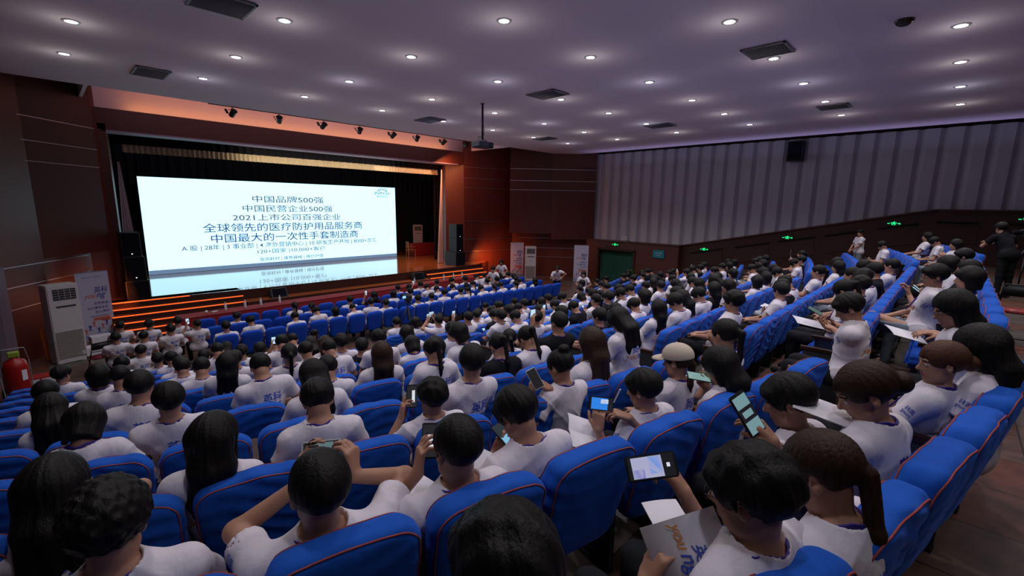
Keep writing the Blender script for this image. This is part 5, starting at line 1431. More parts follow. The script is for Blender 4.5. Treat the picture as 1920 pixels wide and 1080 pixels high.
# -- high bun with phone
hero('bun_phone', (1050, 687), T2, 'bun', 'person with high black bun looking at a large phone, third row', female=True, lean=-8, pitch=24, yaw=14, hi=2, scale=1.0, hz=-0.02, printed=False,
     hands={'L': dict(px=(996, 742, 3.28), dw=img_dir(0.15, -1, 0.1), nw=img_dir(0.6, 0, 0.5), curl=(30, 38, 45, 50), pole=(-0.6, -0.1, -0.9)),
            'R': dict(px=(1032, 730, 3.32), dw=img_dir(-0.9, -0.5, 0.1), nw=img_dir(-0.3, 0.5, 0.5), curl=(30, 38, 45, 50), pole=(0.6, -0.1, -0.9))})
held_phone(1003, 710, 3.25, img_dir(-0.42, -0.9), img_dir(0.15, -0.35, -0.95), 'large pale-rimmed phone with black screen held by the bun wearer', lit=False, case=mat('pale_case', (0.5, 0.55, 0.5), 0.5), extra=[(0, 0, 0.066, 0.142, m_blackp)])
# -- big head bottom right, phone in right hand, magazine in left
pp = px_point(1221, 875, 1.42)
t, fg, MW = hero('big_photographer', (1408, 925), T0, 'messy', 'person with glasses, raised phone in one hand and magazine in the other, bottom right', lean=-10, pitch=14, yaw=14, hi=2, scale=0.98, hz=-0.04, sleeve=0.6,
     hands={'R': dict(px=(1283, 925, 1.48), dw=img_dir(-0.55, -0.85, 0.0), nw=img_dir(-0.75, 0.35, 0.5), curl=(40, 46, 50, 55), pole=(0.3, 0.2, -1.0), th=(60, 50)),
            'L': dict(px=(1212, 1092, 1.30), dw=img_dir(0.45, -0.9, 0.1), nw=img_dir(0.8, 0.4, 0.3), curl=(45, 50, 50, 50), pole=(-0.6, -0.3, -0.7), th=(40, 30))})
spectacles(t, fg)
held_phone(1221, 875, 1.42, img_dir(1, -0.14), CAMD(pp), 'large black phone held level at arm length, picture of blue seats', screen=(0.015, 0.015, 0.02), strength=0.6,
           extra=[(0.0, -0.012, 0.062, 0.094, mat('screen_lilac', (0, 0, 0), 0.2, emit=(0.42, 0.42, 0.62), strength=0.9)), (-0.004, 0.012, 0.050, 0.036, m_scr_blue), (0.018, -0.040, 0.026, 0.034, mat('screen_violet', (0, 0, 0), 0.2, emit=(0.08, 0.09, 0.50), strength=0.9)),
                  (0.0, 0.052, 0.012, 0.010, m_scr_white)])
loose_booklet(1292, 1030, 1.28, 'upright magazine with orange and blue title held bottom right', up=img_dir(-0.35, -0.25, -0.9), along=img_dir(0.45, 0.85, 0.2), w=0.17, h=0.22, printed=True)
loose_booklet(1262, 985, 1.75, 'white leaflet with red block lying on dark knees', up=(-0.1, -0.3, 1), along=(0.8, -0.5, 0), w=0.16, h=0.22)
# -- brown-haired head behind, bottom right
hero('brown_tied', (1540, 885), T0, 'lowpony', 'person with brown tied hair bent down at the lower right, between seats', female=True, lean=-2, pitch=30, yaw=8, hz=-0.06, hi=1, scale=0.98, clamp=False, hm=m_hairb)
# -- bob and tilted phone
pp = px_point(1401, 776, 1.62)
t, fg, MW = hero('bob_phone', (1478, 752), T0, 'short', 'person with fringe and short bob reading a long grey-screened phone', female=True, lean=4, side=-3, pitch=20, yaw=30, hz=-0.08, hi=2, scale=0.93, lanyard=False, printed=False, clamp=False,
     hands={'L': dict(px=(1449, 826, 1.60), dw=img_dir(-0.65, -0.75, 0.05), nw=img_dir(-0.5, 0.5, 0.7), curl=(30, 38, 42, 48), pole=(-0.2, -0.3, -1.0), th=(30, 20))})
held_phone(1401, 776, 1.60, img_dir(-0.42, -0.9), img_dir(0.25, -0.3, -0.95), 'long phone with three grey-green message panels, tilted left', screen=(0.02, 0.02, 0.02), strength=0.5,
           extra=[(0, 0.047, 0.062, 0.042, m_scr_teal), (0, 0.002, 0.044, 0.022, m_scr_teal), (0, -0.045, 0.062, 0.046, m_scr_teal)])
# -- bowed woman with big back print
hero('bowed_print', (1622, 735), T0, 'lowbun', 'person with chestnut updo bowed leftward, large blue and orange print on her back', female=True, rz=-0.30, lean=-4, pitch=30, yaw=44, hz=0.0, hi=2, scale=0.97, hm=m_hairb)
loose_booklet(1552, 770, 1.95, 'white sheet on the lap of the bowed chestnut-haired person', up=(0, -0.2, 1), along=(1, 0.2, 0), w=0.2, h=0.26)
hero('orange_bun', (1765, 680), T0, 'lowbun', 'person with reddish low bun and purple lanyard in the last row', female=True, rz=-0.25, lean=-14, pitch=8, yaw=40, hz=-0.03, hi=2, scale=0.93, hm=m_hairr)
hero('dark_long_end', (1838, 655), T0, 'long', 'person with long dark hair hiding the face, at the aisle end of the last row', female=True, lean=-6, pitch=24, yaw=10, hi=1, scale=1.0, hz=-0.04, clamp=False)
# -- centre block, last row: spectacled pair
t, fg, MW = hero('glasses_reader', (1787, 580), T0, 'long', 'person with glasses and long black hair studying papers, last row past the aisle', female=True, rz=0.05, lean=2, pitch=22, yaw=20, hz=-0.04, hi=1, scale=1.04, printed=False,
     hands={'L': dict(px=(1718, 615, 4.1), dw=img_dir(-0.9, -0.2, 0.1), nw=(0, 0, -1), curl=(20, 25, 30, 30), pole=(-0.6, -0.3, -0.8)), 'R': dict(px=(1722, 622, 4.3), dw=img_dir(-0.9, -0.1, 0.1), nw=(0, 0, -1), curl=(20, 25, 30, 30), pole=(0.6, -0.3, -0.8))})
spectacles(t, fg)
loose_booklet(1698, 626, 4.2, 'white leaflet with picture on the knee of the glasses wearer', up=(-0.1, -0.35, 1), along=(0.8, 0.5, 0), w=0.2, h=0.28)
t, fg, MW = hero('raised_hand', (1752, 518), T0, 'short', 'person with glasses lifting one hand, striped open book on knee, last row', rz=0.05, lean=-8, pitch=8, yaw=20, legs='cross', hi=1, trousers=m_tr_jean,
     hands={'L': dict(px=(1704, 552, 5.2), dw=img_dir(-0.1, -1, 0), nw=img_dir(-0.6, 0, 0.5), curl=(40, 45, 50, 55), pole=(-0.6, -0.3, -0.9))})
spectacles(t, fg)
# -- reader in striped track trousers
t, fg, MW = hero('striped_legs', (1592, 578), T1, 'short', 'person in track trousers with three white stripes reading a phone by the aisle', rz=0.0, lean=-2, pitch=30, yaw=16, hi=1, scale=1.05,
     hands={'L': dict(px=(1538, 610, 5.0), dw=img_dir(-0.8, -0.3, 0.3), nw=img_dir(0.1, -0.8, -0.3), curl=(35, 40, 45, 50), pole=(-0.7, -0.3, -0.9)), 'R': dict(px=(1540, 606, 5.2), dw=img_dir(-0.8, -0.3, 0.1), nw=img_dir(0.1, -0.8, -0.3), curl=(35, 40, 45, 50), pole=(0.7, -0.3, -0.9))})
bm = B()
K = Vector(fg['kn'][0]); A_ = Vector(fg['an'][0]); Hh = Vector(fg['P']) + Vector((-0.085, 0.02, -0.03))
for i in range(3):
    o_ = Vector((-0.071, 0, 0.012 + 0.018 * (i - 1)))
    add_tube(bm, [Hh + (K - Hh) * 0.35 + o_ + Vector((-0.015, 0, 0.0)), K + o_ + Vector((0.0, 0, 0)), K + (A_ - K) * 0.15 + Vector((-0.070, 0.018 * (i - 1), 0)), A_ + Vector((-0.052, 0.018 * (i - 1), 0.05))], 0.004, 5)
obj('trouser_stripes', bm, m_white, t)
held_phone(1528, 583, 5.0, img_dir(-0.5, -0.85), img_dir(0.2, -0.7, -0.6), 'slim grey-green phone above a white booklet by the centre aisle', screen=(0.12, 0.2, 0.18), strength=0.7)
loose_booklet(1515, 604, 5.1, 'white booklet on knee beside the grey-green phone', up=(-0.1, -0.3, 1), along=(0.8, 0.5, 0), w=0.2, h=0.28)
# ================================================================ ceiling fittings
m_glow = mat('downlight_glow', (1, 1, 1), 0.5, emit=(1.0, 0.97, 1.0), strength=9.0)
m_ring = mat('downlight_ring', (0.5, 0.5, 0.52), 0.4, 0.3)
bm = B(); add_lathe(bm, [(0.085, -0.012), (0.118, -0.014), (0.128, -0.004), (0.128, 0.004), (0.085, 0.004)], 28); DL_RING = mesh_from_bm('trim_ring', bm, m_ring, True)
bm = B(); add_lathe(bm, [(0.088, -0.012), (0.088, -0.004)], 28); DL_LAMP = mesh_from_bm('lamp', bm, m_glow)
for i, (x, y, rr, cc) in enumerate(downlights):
    px_, py_, dd = project((x, y, CEIL))
    if not (dd > 0.3 and -40 < px_ < 1960 and -60 < py_ < 1140): continue
    if cc == 7 and rr not in (-1, 0, 1): continue
    if cc == 7: continue
    t = thing('ceiling_downlight', 'round glowing ceiling downlight, %s row from the stage, %s from the left' % (ORD[3 - rr], ORD[cc + 1]), 'ceiling light', (x, y, lamp_z(y)), group='round ceiling downlights')
    obj('trim_ring', DL_RING, None, t); obj('lamp', DL_LAMP, None, t)
m_vent = mat('vent_grey', (0.16, 0.15, 0.16), 0.6)
def vent(x, y, w, h, label, arrow=False):
    t = thing('ceiling_vent', label, 'ceiling vent', (x, y, lamp_z(y) - 0.022))
    bm = B()
    for s in (-1, 1):
        add_box(bm, (s * w / 2, 0, 0), (0.035, h + 0.035, 0.02)); add_box(bm, (0, s * h / 2, 0), (w + 0.035, 0.035, 0.02))
    obj('frame', bm, m_vent, t)
    bm = B(); add_box(bm, (0, 0, 0.006), (w, h, 0.008)); obj('backing', bm, mat('vent_dark', (0.05, 0.045, 0.05), 0.8), t)
    bm = B(); n = int(h / 0.045)
    for i in range(n): add_box(bm, (0, -h / 2 + (i + 0.5) * h / n, -0.002), (w - 0.03, 0.012, 0.016), Matrix.Rotation(0.6, 3, 'X'))
    o = obj('louvres', bm, m_vent, t)
vent(2.30, 8.45, 0.75, 0.75, 'square ceiling vent cut by the top edge, above the left seats')
vent(2.22, 14.1, 0.62, 0.95, 'ceiling vent with white louvres before the left end of the stage')
vent(9.93, 3.0, 0.68, 0.72, 'large grey ceiling vent above the aisle on the right')
vent(9.83, 8.3, 0.66, 0.9, 'square grey ceiling vent over the middle of the hall')
vent(10.05, 13.9, 0.66, 0.95, 'grey ceiling vent just before the projector')
vent(16.0, 13.6, 0.62, 0.9, 'slim ceiling vent near the wood wall right of the projector')
vent(16.05, 8.2, 0.66, 0.9, 'slim ceiling vent over the right block')
vent(16.3, 3.0, 0.66, 0.72, 'slim ceiling vent near the fluted wall')
# dark dome
t = thing('dome_camera', 'dark domed fitting with metal rim on the ceiling, upper right', 'dome camera', (9.69, 1.01, CEIL))
bm = B(); add_lathe(bm, [(0.16, 0.0), (0.18, -0.01), (0.16, -0.035), (0.13, -0.04)], 32); obj('rim', bm, m_metal, t, smooth=True)
bm = B(); add_lathe(bm, [(0.13, -0.035)] + [(0.13 * math.cos(a), -0.035 - 0.10 * math.sin(a)) for a in [PI / 2 * i / 8 for i in range(1, 8)]] + [(0.004, -0.136)], 32); obj('dome', bm, mat('smoked_dome', (0.03, 0.02, 0.02), 0.12), t, smooth=True)
# projector on its pole
t = thing('projector', 'dark ceiling projector hanging from a long pole with looped cables', 'projector', (9.42, 10.43, lamp_z(10.43)))
bm = B(); add_tube(bm, [(0, 0, 0), (0, 0, -1.02)], 0.028, 12); add_lathe(bm, [(0.06, -0.0), (0.06, -0.02)], 16); obj('pole', bm, m_blackp, t, smooth=True)
bm = B(); add_box(bm, (0, 0, -1.17), (0.56, 0.42, 0.17)); bmesh.ops.bevel(bm, geom=bm.edges[:], offset=0.03, segments=3, affect='EDGES')
b_ = obj('body', bm, mat('projector_case', (0.055, 0.06, 0.085), 0.45), t)
bm = B(); add_tube(bm, [(-0.12, 0.20, -1.17), (-0.12, 0.245, -1.17)], 0.055, 18); obj('lens', bm, m_blackp, b_, smooth=True)
bm = B()
for i in range(9): add_box(bm, (0.16, -0.2115, -1.235 + i * 0.016), (0.2, 0.006, 0.006))
obj('grille', bm, m_black, b_)
bm = B()
for a in range(4): add_tube(bm, [(0, 0, -1.0), (0.17 * math.cos(a * PI / 2 + .6), 0.13 * math.sin(a * PI / 2 + .6), -1.09)], 0.010, 6)
obj('bracket', bm, m_metal, t)
bm = B()
add_tube(bm, [(0.03, 0, -0.1), (0.045, 0.01, -0.5), (0.07, 0.01, -0.75), (0.03, 0.0, -0.97), (0.2, 0.03, -1.04), (0.27, 0.02, -1.12)], 0.008, 6)
add_tube(bm, [(-0.02, 0, -0.95), (-0.13, 0.02, -0.93), (-0.16, 0.0, -1.05), (-0.06, 0, -1.1)], 0.008, 6)
obj('cable', bm, m_blackp, t, smooth=True)
# stage spotlights under the slab edge, clamped to a long bar
t = thing('lighting_bar', 'long black bar carrying the stage spotlights along the ceiling edge', 'lighting bar', (9.7, 17.36, CEIL + 0.06))
bm = B(); add_tube(bm, [(-5.6, 0, 0), (5.6, 0, 0)], 0.025, 10); obj('bar', bm, m_blackp, t, smooth=True)
for xx in (-5.0, -2.5, 0, 2.5, 5.0): box_obj('bracket', (xx, -0.17, 0.0), (0.05, 0.30, 0.04), m_blackp, t)
m_can = mat('spotlight_body', (0.02, 0.015, 0.02), 0.5)
for i, (x, nm) in enumerate(((4.75, 'first'), (6.18, 'second'), (7.72, 'third'), (9.16, 'fourth'), (10.65, 'fifth'), (11.83, 'sixth'), (13.27, 'seventh'), (14.6, 'eighth'))):
    t = thing('stage_spotlight', 'black barn-door spotlight under the ceiling edge, %s from the left' % nm, 'spotlight', (x, 17.33, CEIL + 0.0), rz=(-1) ** i * 0.25, group='spotlights over the stage front')
    bm = B(); add_tube(bm, [(0, 0, 0.04), (0, 0, -0.05)], 0.012, 8); add_box(bm, (0, 0, -0.06), (0.26, 0.02, 0.02)); obj('yoke', bm, m_can, t)
    Rt = Matrix.Rotation(math.radians(55), 3, 'X')
    bm = B(); add_lathe(bm, [(0.05, -0.13), (0.085, -0.10), (0.085, 0.10), (0.10, 0.13)], 20, (0, 0, -0.16), Rt); obj('can', bm, m_can, t, smooth=True)
    bm = B()
    for s in (-1, 1): add_box(bm, (s * 0.13, 0.10, -0.10), (0.01, 0.12, 0.15), Matrix.Rotation(s * 0.5, 3, 'Y'))
    obj('barn_doors', bm, m_can, t)
# wall speaker high on the fluted wall
t = thing('wall_speaker', 'black loudspeaker box mounted high on the fluted wall', 'speaker', (22.60, 5.3, Z0 + 2.46))
box_obj('cabinet', (0, 0, 0), (0.35, 0.58, 0.82), m_blackp, t, bevel=0.015); box_obj('grille', (-0.18, 0, 0), (0.012, 0.5, 0.74), m_black, t)
# exit signs
def exit_sign(x, y, z, rz, label, sym=True):
    t = thing('exit_sign', label, 'exit sign', (x, y, z), rz)
    box_obj('case', (0, 0.012, 0), (0.42, 0.03, 0.17), mat('sign_case', (0.02, 0.05, 0.03), 0.5), t)
    bm = B()   # running figure and arrow, lit
    add_box(bm, (0.02, -0.006, 0.055), (0.035, 0.004, 0.035)); add_box(bm, (0.0, -0.006, 0.015), (0.06, 0.004, 0.05), Matrix.Rotation(0.4, 3, 'Y'))
    add_box(bm, (-0.04, -0.006, -0.03), (0.07, 0.004, 0.02), Matrix.Rotation(0.7, 3, 'Y')); add_box(bm, (0.04, -0.006, -0.035), (0.06, 0.004, 0.02), Matrix.Rotation(-0.7, 3, 'Y'))
    add_box(bm, (-0.05, -0.006, 0.03), (0.07, 0.004, 0.016)); add_box(bm, (0.07, -0.006, 0.02), (0.06, 0.004, 0.016), Matrix.Rotation(-0.4, 3, 'Y'))
    add_box(bm, (0.15, -0.006, 0), (0.07, 0.004, 0.02)); add_box(bm, (-0.15, -0.006, 0), (0.07, 0.004, 0.02))
    for s in (-1, 1): add_box(bm, (0.185, -0.006, s * 0.014), (0.04, 0.004, 0.014), Matrix.Rotation(s * 0.7, 3, 'Y'))
    obj('glowing_symbol', bm, m_green_exit, t)
    return t
exit_sign(22.34, 13.62, Z0 - 2.04, PI / 2 * -1, 'green lit exit sign above the green door curtain')
exit_sign(22.62, 8.78, Z0 - 1.95, -PI / 2, 'green lit exit sign on the dark dado, first beyond the corner')
exit_sign(22.62, 5.24, Z0 - 1.17, -PI / 2, 'green lit exit sign halfway up the climbing dado')
exit_sign(22.62, 1.74, Z0 - 0.43, -PI / 2, 'green lit exit sign near the top of the climbing dado')
exit_sign(22.62, -1.62, Z0 - 0.17, -PI / 2, 'green lit exit sign cut by the right picture edge')
t = thing('direction_sign', 'teal wall sign with white lettering right of the door curtain', 'sign', (22.36, 11.0, Z0 - 2.36), -PI / 2)
box_obj('plate', (0, 0, 0), (0.62, 0.02, 0.40), mat('teal_sign', (0.01, 0.20, 0.26), 0.5), t)
o = obj('lettering', text_mesh('lettering', '会 议 室', 0.1, m_white, width=0.36, extrude=0.001), None, t, loc=(0, -0.014, 0.05))
o = obj('lettering', text_mesh('lettering', 'Meeting', 0.1, m_white, width=0.22, extrude=0.001), None, t, loc=(0, -0.014, -0.08))
t = thing('wall_notice', 'small white notice board at the foot of the fluted wall', 'sign', (22.75, 13.3, Z0 - 1.70), -PI / 2)
box_obj('plate', (0, 0, 0), (0.34, 0.02, 0.22), m_paper, t); bm = B()
for i in range(3): add_box(bm, (-0.08 + i * 0.08, -0.012, 0), (0.045, 0.004, 0.06))
obj('lettering', bm, m_tr_jean, t)

# ================================================================ floor-standing things
m_ac = mat('air_conditioner_shell', (0.50, 0.48, 0.50), 0.45)
m_ac_dark = mat('dark_grille', (0.02, 0.02, 0.022), 0.5)
def air_con(x, y, z, rz, label, h=1.95, w=0.62, d=0.42, low=True):
    t = thing('air_conditioner', label, 'air conditioner', (x, y, z), rz)
    bm = B(); add_box(bm, (0, 0, h / 2), (w, d, h)); bmesh.ops.bevel(bm, geom=bm.edges[:], offset=0.02, segments=2, affect='EDGES'); obj('cabinet', bm, m_ac, t)
    g = box_obj('air_outlet', (0.02, -d / 2 - 0.002, h - 0.25), (w * 0.72, 0.02, 0.27), m_ac_dark, t)
    bm = B()
    for i in range(4): add_box(bm, (0.02, -d / 2 - 0.014, h - 0.34 + i * 0.06), (w * 0.70, 0.006, 0.007))
    for i in range(3): add_box(bm, (0.02 - w * 0.18 + i * w * 0.18, -d / 2 - 0.014, h - 0.25), (0.006, 0.006, 0.25))
    obj('vanes', bm, m_ac, g)
    box_obj('control_strip', (0.02, -d / 2 - 0.004, h - 0.56), (w * 0.62, 0.012, 0.035), m_ac_dark, t)
    if low:
        bm = B()
        for i in range(20): add_box(bm, (0, -d / 2 - 0.008, 0.16 + i * 0.036), (w * 0.86, 0.02, 0.018), Matrix.Rotation(0.5, 3, 'X'))
        obj('intake_louvres', bm, mat('louvre_metal', (0.55, 0.50, 0.48), 0.25, 0.6), t)
    return t
air_con(0.12, 16.22, 0, math.radians(18), 'tall white air conditioner with ribbed lower panel by the left wood wall', h=2.05)
air_con(19.2, 17.15, 0, math.radians(-48), 'tall white air conditioner between two roll-up banners on the right', h=1.95)
air_con(17.5, 25.8, SZ, math.radians(-30), 'white air conditioner standing deep in the right wing of the stage', h=1.9, low=False)
# roll-up banners
m_ban = mat('banner_white', (0.50, 0.47, 0.58), 0.6, noise=(1.2, 0.9, (0.44, 0.46, 0.64)))
m_ban2 = mat('banner_blue_wash', (0.20, 0.26, 0.55), 0.6)
m_bor = mat('banner_orange', (0.55, 0.13, 0.08), 0.6)
m_bblue = mat('banner_navy', (0.04, 0.05, 0.28), 0.6)
BAN = None
def banner(x, y, rz, label, h=2.0, w=0.8):
    global BAN
    if BAN is None:
        t = thing('rollup_banner', label, 'banner', (x, y, 0), rz)
        bm = B(); add_box(bm, (0, 0, 0.04), (w + 0.04, 0.16, 0.08)); obj('base', bm, m_metal, t, bevel=0.01)
        bm = B(); add_box(bm, (0, 0, 0.08 + h / 2), (w, 0.006, h - 0.02)); sh = obj('sheet', bm, m_ban, t)
        bm = B(); add_box(bm, (0, 0, 0.08 + h), (w, 0.02, 0.025)); obj('top_rail', bm, m_metal, t)
        def tx(body, cx, cz, ww, m, hh=None, sh_=0.0):
            obj('print', text_mesh('print', body, 0.1, m, width=ww, height=hh, extrude=0.0005, shear=sh_, offset=0.001), None, sh, loc=(cx, -0.006, cz))
        tx('INTCO', -0.14, 1.92, 0.20, m_ban2); tx('INTCO', 0.12, 1.92, 0.20, m_ban2)
        tx('英科', 0.16, 1.53, 0.34, m_bblue, 0.19, 0.2); tx('you', -0.12, 1.33, 0.30, m_bor, 0.14, 0.35); tx('ng', 0.16, 1.33, 0.24, m_bblue, 0.17, 0.35)
        tx('热烈欢迎', 0.14, 1.13, 0.36, m_bblue); tx('2021届毕业生', 0.04, 1.00, 0.52, m_bblue); tx('加入英科', 0.14, 0.87, 0.36, m_bblue)
        tx('遇见更好的自己', 0.06, 0.75, 0.46, m_bblue, 0.03)
        bm = B(); add_box(bm, (0.10, -0.006, 0.66), (0.42, 0.002, 0.09)); add_box(bm, (0.2, -0.006, 0.60), (0.22, 0.002, 0.05)); obj('print', bm, m_bor, sh)
        bm = B(); rg = random.Random(5)
        add_box(bm, (0, -0.005, 0.16), (w, 0.001, 0.10)); obj('print', bm, m_ban2, sh)
        bm = B(); bm2 = B()
        for i in range(7):         # little cheering figures
            cx = -0.32 + i * 0.105; cz = 0.30 + 0.10 * (i % 3)
            q = bm if i % 2 else bm2
            add_lathe(q, [(0.016, -0.0005), (0.016, 0.0005)], 10, (cx, -0.007, cz + 0.09), Matrix.Rotation(PI / 2, 3, 'X'))
            add_box(q, (cx, -0.007, cz + 0.035), (0.045, 0.001, 0.07), Matrix.Rotation(rg.uniform(-.4, .4), 3, 'Y'))
            for s in (-1, 1):
                add_box(q, (cx + s * 0.03, -0.007, cz + 0.07), (0.06, 0.001, 0.014), Matrix.Rotation(s * rg.uniform(-.9, .3), 3, 'Y'))
                add_box(q, (cx + s * 0.018, -0.007, cz - 0.035), (0.018, 0.001, 0.085), Matrix.Rotation(-s * rg.uniform(.1, .6), 3, 'Y'))
        obj('print', bm, m_bblue, sh); obj('print', bm2, m_bor, sh); BAN = t
    else:
        t = dup_tree(BAN); t.location = (x, y, 0); t.rotation_euler = (0, 0, rz); t['label'] = label
    return t
banner(0.86, 18.1, math.radians(22), 'tall pale roll-up banner left of the stage beside the air conditioner')
banner(19.35, 18.35, math.radians(-28), 'tall pale roll-up banner between the stage steps and the air conditioner')
banner(20.95, 14.9, math.radians(-58), 'tall pale roll-up banner left of the green door curtain')
# loudspeakers on stage: two cabinets on a sub
def speaker_box(x, y, z, w, d, h, label, rz=0.0, led=True):
    t = thing('loudspeaker', label, 'speaker', (x, y, z), rz)
    box_obj('cabinet', (0, 0, h / 2), (w, d, h), m_blackp, t, bevel=0.012); box_obj('grille', (0, -d / 2 - 0.004, h / 2), (w - 0.06, 0.01, h - 0.06), m_black, t)
    if led: box_obj('indicator_light', (0, -d / 2 - 0.014, h * 0.12), (0.03, 0.008, 0.03), mat('white_indicator', (1, 1, 1), 0.5, emit=(0.8, 0.85, 1.0), strength=1.6), t)
    return t
speaker_box(1.98, 19.35, SZ, 0.62, 0.75, 0.62, 'black subwoofer at the foot of the left speaker stack', led=False)
speaker_box(1.98, 19.35, SZ + 0.622, 0.55, 0.6, 0.78, 'black speaker resting on the left subwoofer')
speaker_box(1.95, 19.35, SZ + 1.404, 0.5, 0.55, 0.78, 'black speaker topping the left stack')
speaker_box(15.55, 19.4, SZ, 0.7, 0.85, 0.72, 'black subwoofer at the foot of the right speaker stack', led=False, rz=0.1)
speaker_box(15.62, 19.4, SZ + 0.722, 0.5, 0.6, 0.75, 'black speaker resting on the right subwoofer', rz=0.1)
speaker_box(15.62, 19.4, SZ + 1.474, 0.5, 0.6, 0.75, 'black speaker topping the right stack', rz=0.1)
for (x, lb) in ((6.05, 'dark wedge monitor on the stage ledge near the centre'), (12.4, 'dark wedge monitor on the stage ledge by the right steps')):
    t = thing('floor_monitor', lb, 'speaker', (x, 18.33, SZ - 0.36))
    bm = B(); vs = [(-0.3, -0.2, 0), (0.3, -0.2, 0), (0.3, 0.2, 0), (-0.3, 0.2, 0), (-0.28, -0.02, 0.36), (0.28, -0.02, 0.36), (0.28, 0.18, 0.3), (-0.28, 0.18, 0.3)]
    q = [bm.verts.new(v) for v in vs]
    for f in ((0, 3, 2, 1), (4, 5, 6, 7), (0, 1, 5, 4), (1, 2, 6, 5), (2, 3, 7, 6), (3, 0, 4, 7)): bm.faces.new([q[i] for i in f])
    obj('cabinet', bm, mat('monitor_grey', (0.05, 0.05, 0.055), 0.6), t, bevel=0.01)
    bm = B(); q = [bm.verts.new(v) for v in ((-0.25, -0.185, 0.05), (0.25, -0.185, 0.05), (0.24, -0.045, 0.33), (-0.24, -0.045, 0.33))]; bm.faces.new(q); q2 = [bm.verts.new(v.co + Vector((0, -0.008, 0.004))) for v in q]; bm.faces.new(q2)
    obj('grille', bm, m_black, t)
# red-draped table on stage, chair beside it
t = thing('draped_table', 'table under a dark red cloth deep in the right wing of the stage', 'table', (17.3, 24.8, SZ))
bm = B(); add_box(bm, (0, 0, 0.74), (2.2, 0.7, 0.03)); obj('table_top', bm, m_arm, t)
bm = B(); add_box(bm, (0, 0, 0.385), (2.26, 0.76, 0.75)); obj('cloth', bm, m_red, t, bevel=0.02)
def wood_chair(x, y, z, rz, label, m):
    t = thing('wooden_chair', label, 'chair', (x, y, z), rz)
    box_obj('seat', (0, 0, 0.44), (0.46, 0.44, 0.04), m, t, bevel=0.008)
    bm = B()
    for i in range(3): add_box(bm, (0, 0.22, 0.62 + 0.14 * i), (0.40, 0.02, 0.05))
    obj('backrest', bm, m, t)
    for sx in (-1, 1):
        box_obj('leg', (sx * 0.21, -0.2, 0.21), (0.045, 0.045, 0.42), m, t); box_obj('leg', (sx * 0.21, 0.22, 0.48), (0.045, 0.045, 0.96), m, t); box_obj('armrest', (sx * 0.23, 0.0, 0.65), (0.045, 0.44, 0.03), m, t)
wood_chair(15.9, 24.2, SZ, math.radians(75), 'light wooden armchair in the shadowy right wing of the stage', mat('light_chair_wood', (0.30, 0.11, 0.04), 0.45))
# long red table before the stage with bottles
t = thing('long_red_table', 'long row of tables under red cloth in front of the stage', 'table', (8.6, 16.5, 0))
bm = B(); n = 110
for s, yy in ((-1, -0.32), (1, 0.32)):
    prev = None
    for i in range(n + 1):
        x = -6.1 + 12.2 * i / n; w_ = 0.022 * math.sin(i * 1.7)
        sk = (x / 12.2) * 0.5
        c = (bm.verts.new((x, yy + sk + w_, 0.02)), bm.verts.new((x, yy + sk, 0.75)))
        if prev: bm.faces.new((prev[0], c[0], c[1], prev[1]))
        prev = c
obj('cloth_skirt', bm, m_red, t)
bm = B(); q = [bm.verts.new(v) for v in ((-6.1, -0.33 - 0.25, 0.755), (6.1, -0.33 + 0.25, 0.755), (6.1, 0.33 + 0.25, 0.755), (-6.1, 0.33 - 0.25, 0.755))]; f = bm.faces.new(q)
r_ = bmesh.ops.extrude_face_region(bm, geom=[f]); bmesh.ops.translate(bm, verts=[v for v in r_['geom'] if isinstance(v, bmesh.types.BMVert)], vec=(0, 0, 0.012)); obj('cloth_top', bm, m_red, t)
m_bottle = mat('clear_plastic_bottle', (0.62, 0.62, 0.68), 0.2, spec=0.6); m_blabel = mat('bottle_label', (0.6, 0.6, 0.65), 0.5)
bm = B(); add_lathe(bm, [(0.030, 0), (0.033, 0.01), (0.033, 0.15), (0.028, 0.18), (0.012, 0.205), (0.012, 0.22)], 14); BOT = mesh_from_bm('bottle', bm, m_bottle, True)
bm = B(); add_lathe(bm, [(0.0145, 0.212), (0.0145, 0.235)], 12); CAPM = mesh_from_bm('bottle_cap', bm, m_white, True)
for i, (bx, by) in enumerate(((430, 586), (462, 578), (490, 573), (525, 568), (797, 537), (853, 529), (875, 527), (893, 525))):
    P, t_ = ray_at_z(bx, by, 0.77)
    t = thing('water_bottle', 'clear water bottle on the red table, %s from the left' % ORD[i], 'bottle', (P.x, 16.5 + (P.x - 8.6) / 12.2 * 0.5, 0.767), group='water bottles on the red table'); t.scale = (1.15,) * 3
    obj('bottle', BOT, None, t); obj('bottle_cap', CAPM, None, t)
o = thing('white_cup', 'white cup and wrappers at the left end of the red table', 'cup', (3.25, 16.28, 0.768)); bm = B(); add_lathe(bm, [(0.03, 0), (0.04, 0.08)], 14); obj('cup', bm, m_white, o, smooth=True)
bm = B(); add_box(bm, (0.22, 0.02, 0.02), (0.18, 0.05, 0.03), 0.4); obj('wrapper', bm, m_paper, o)
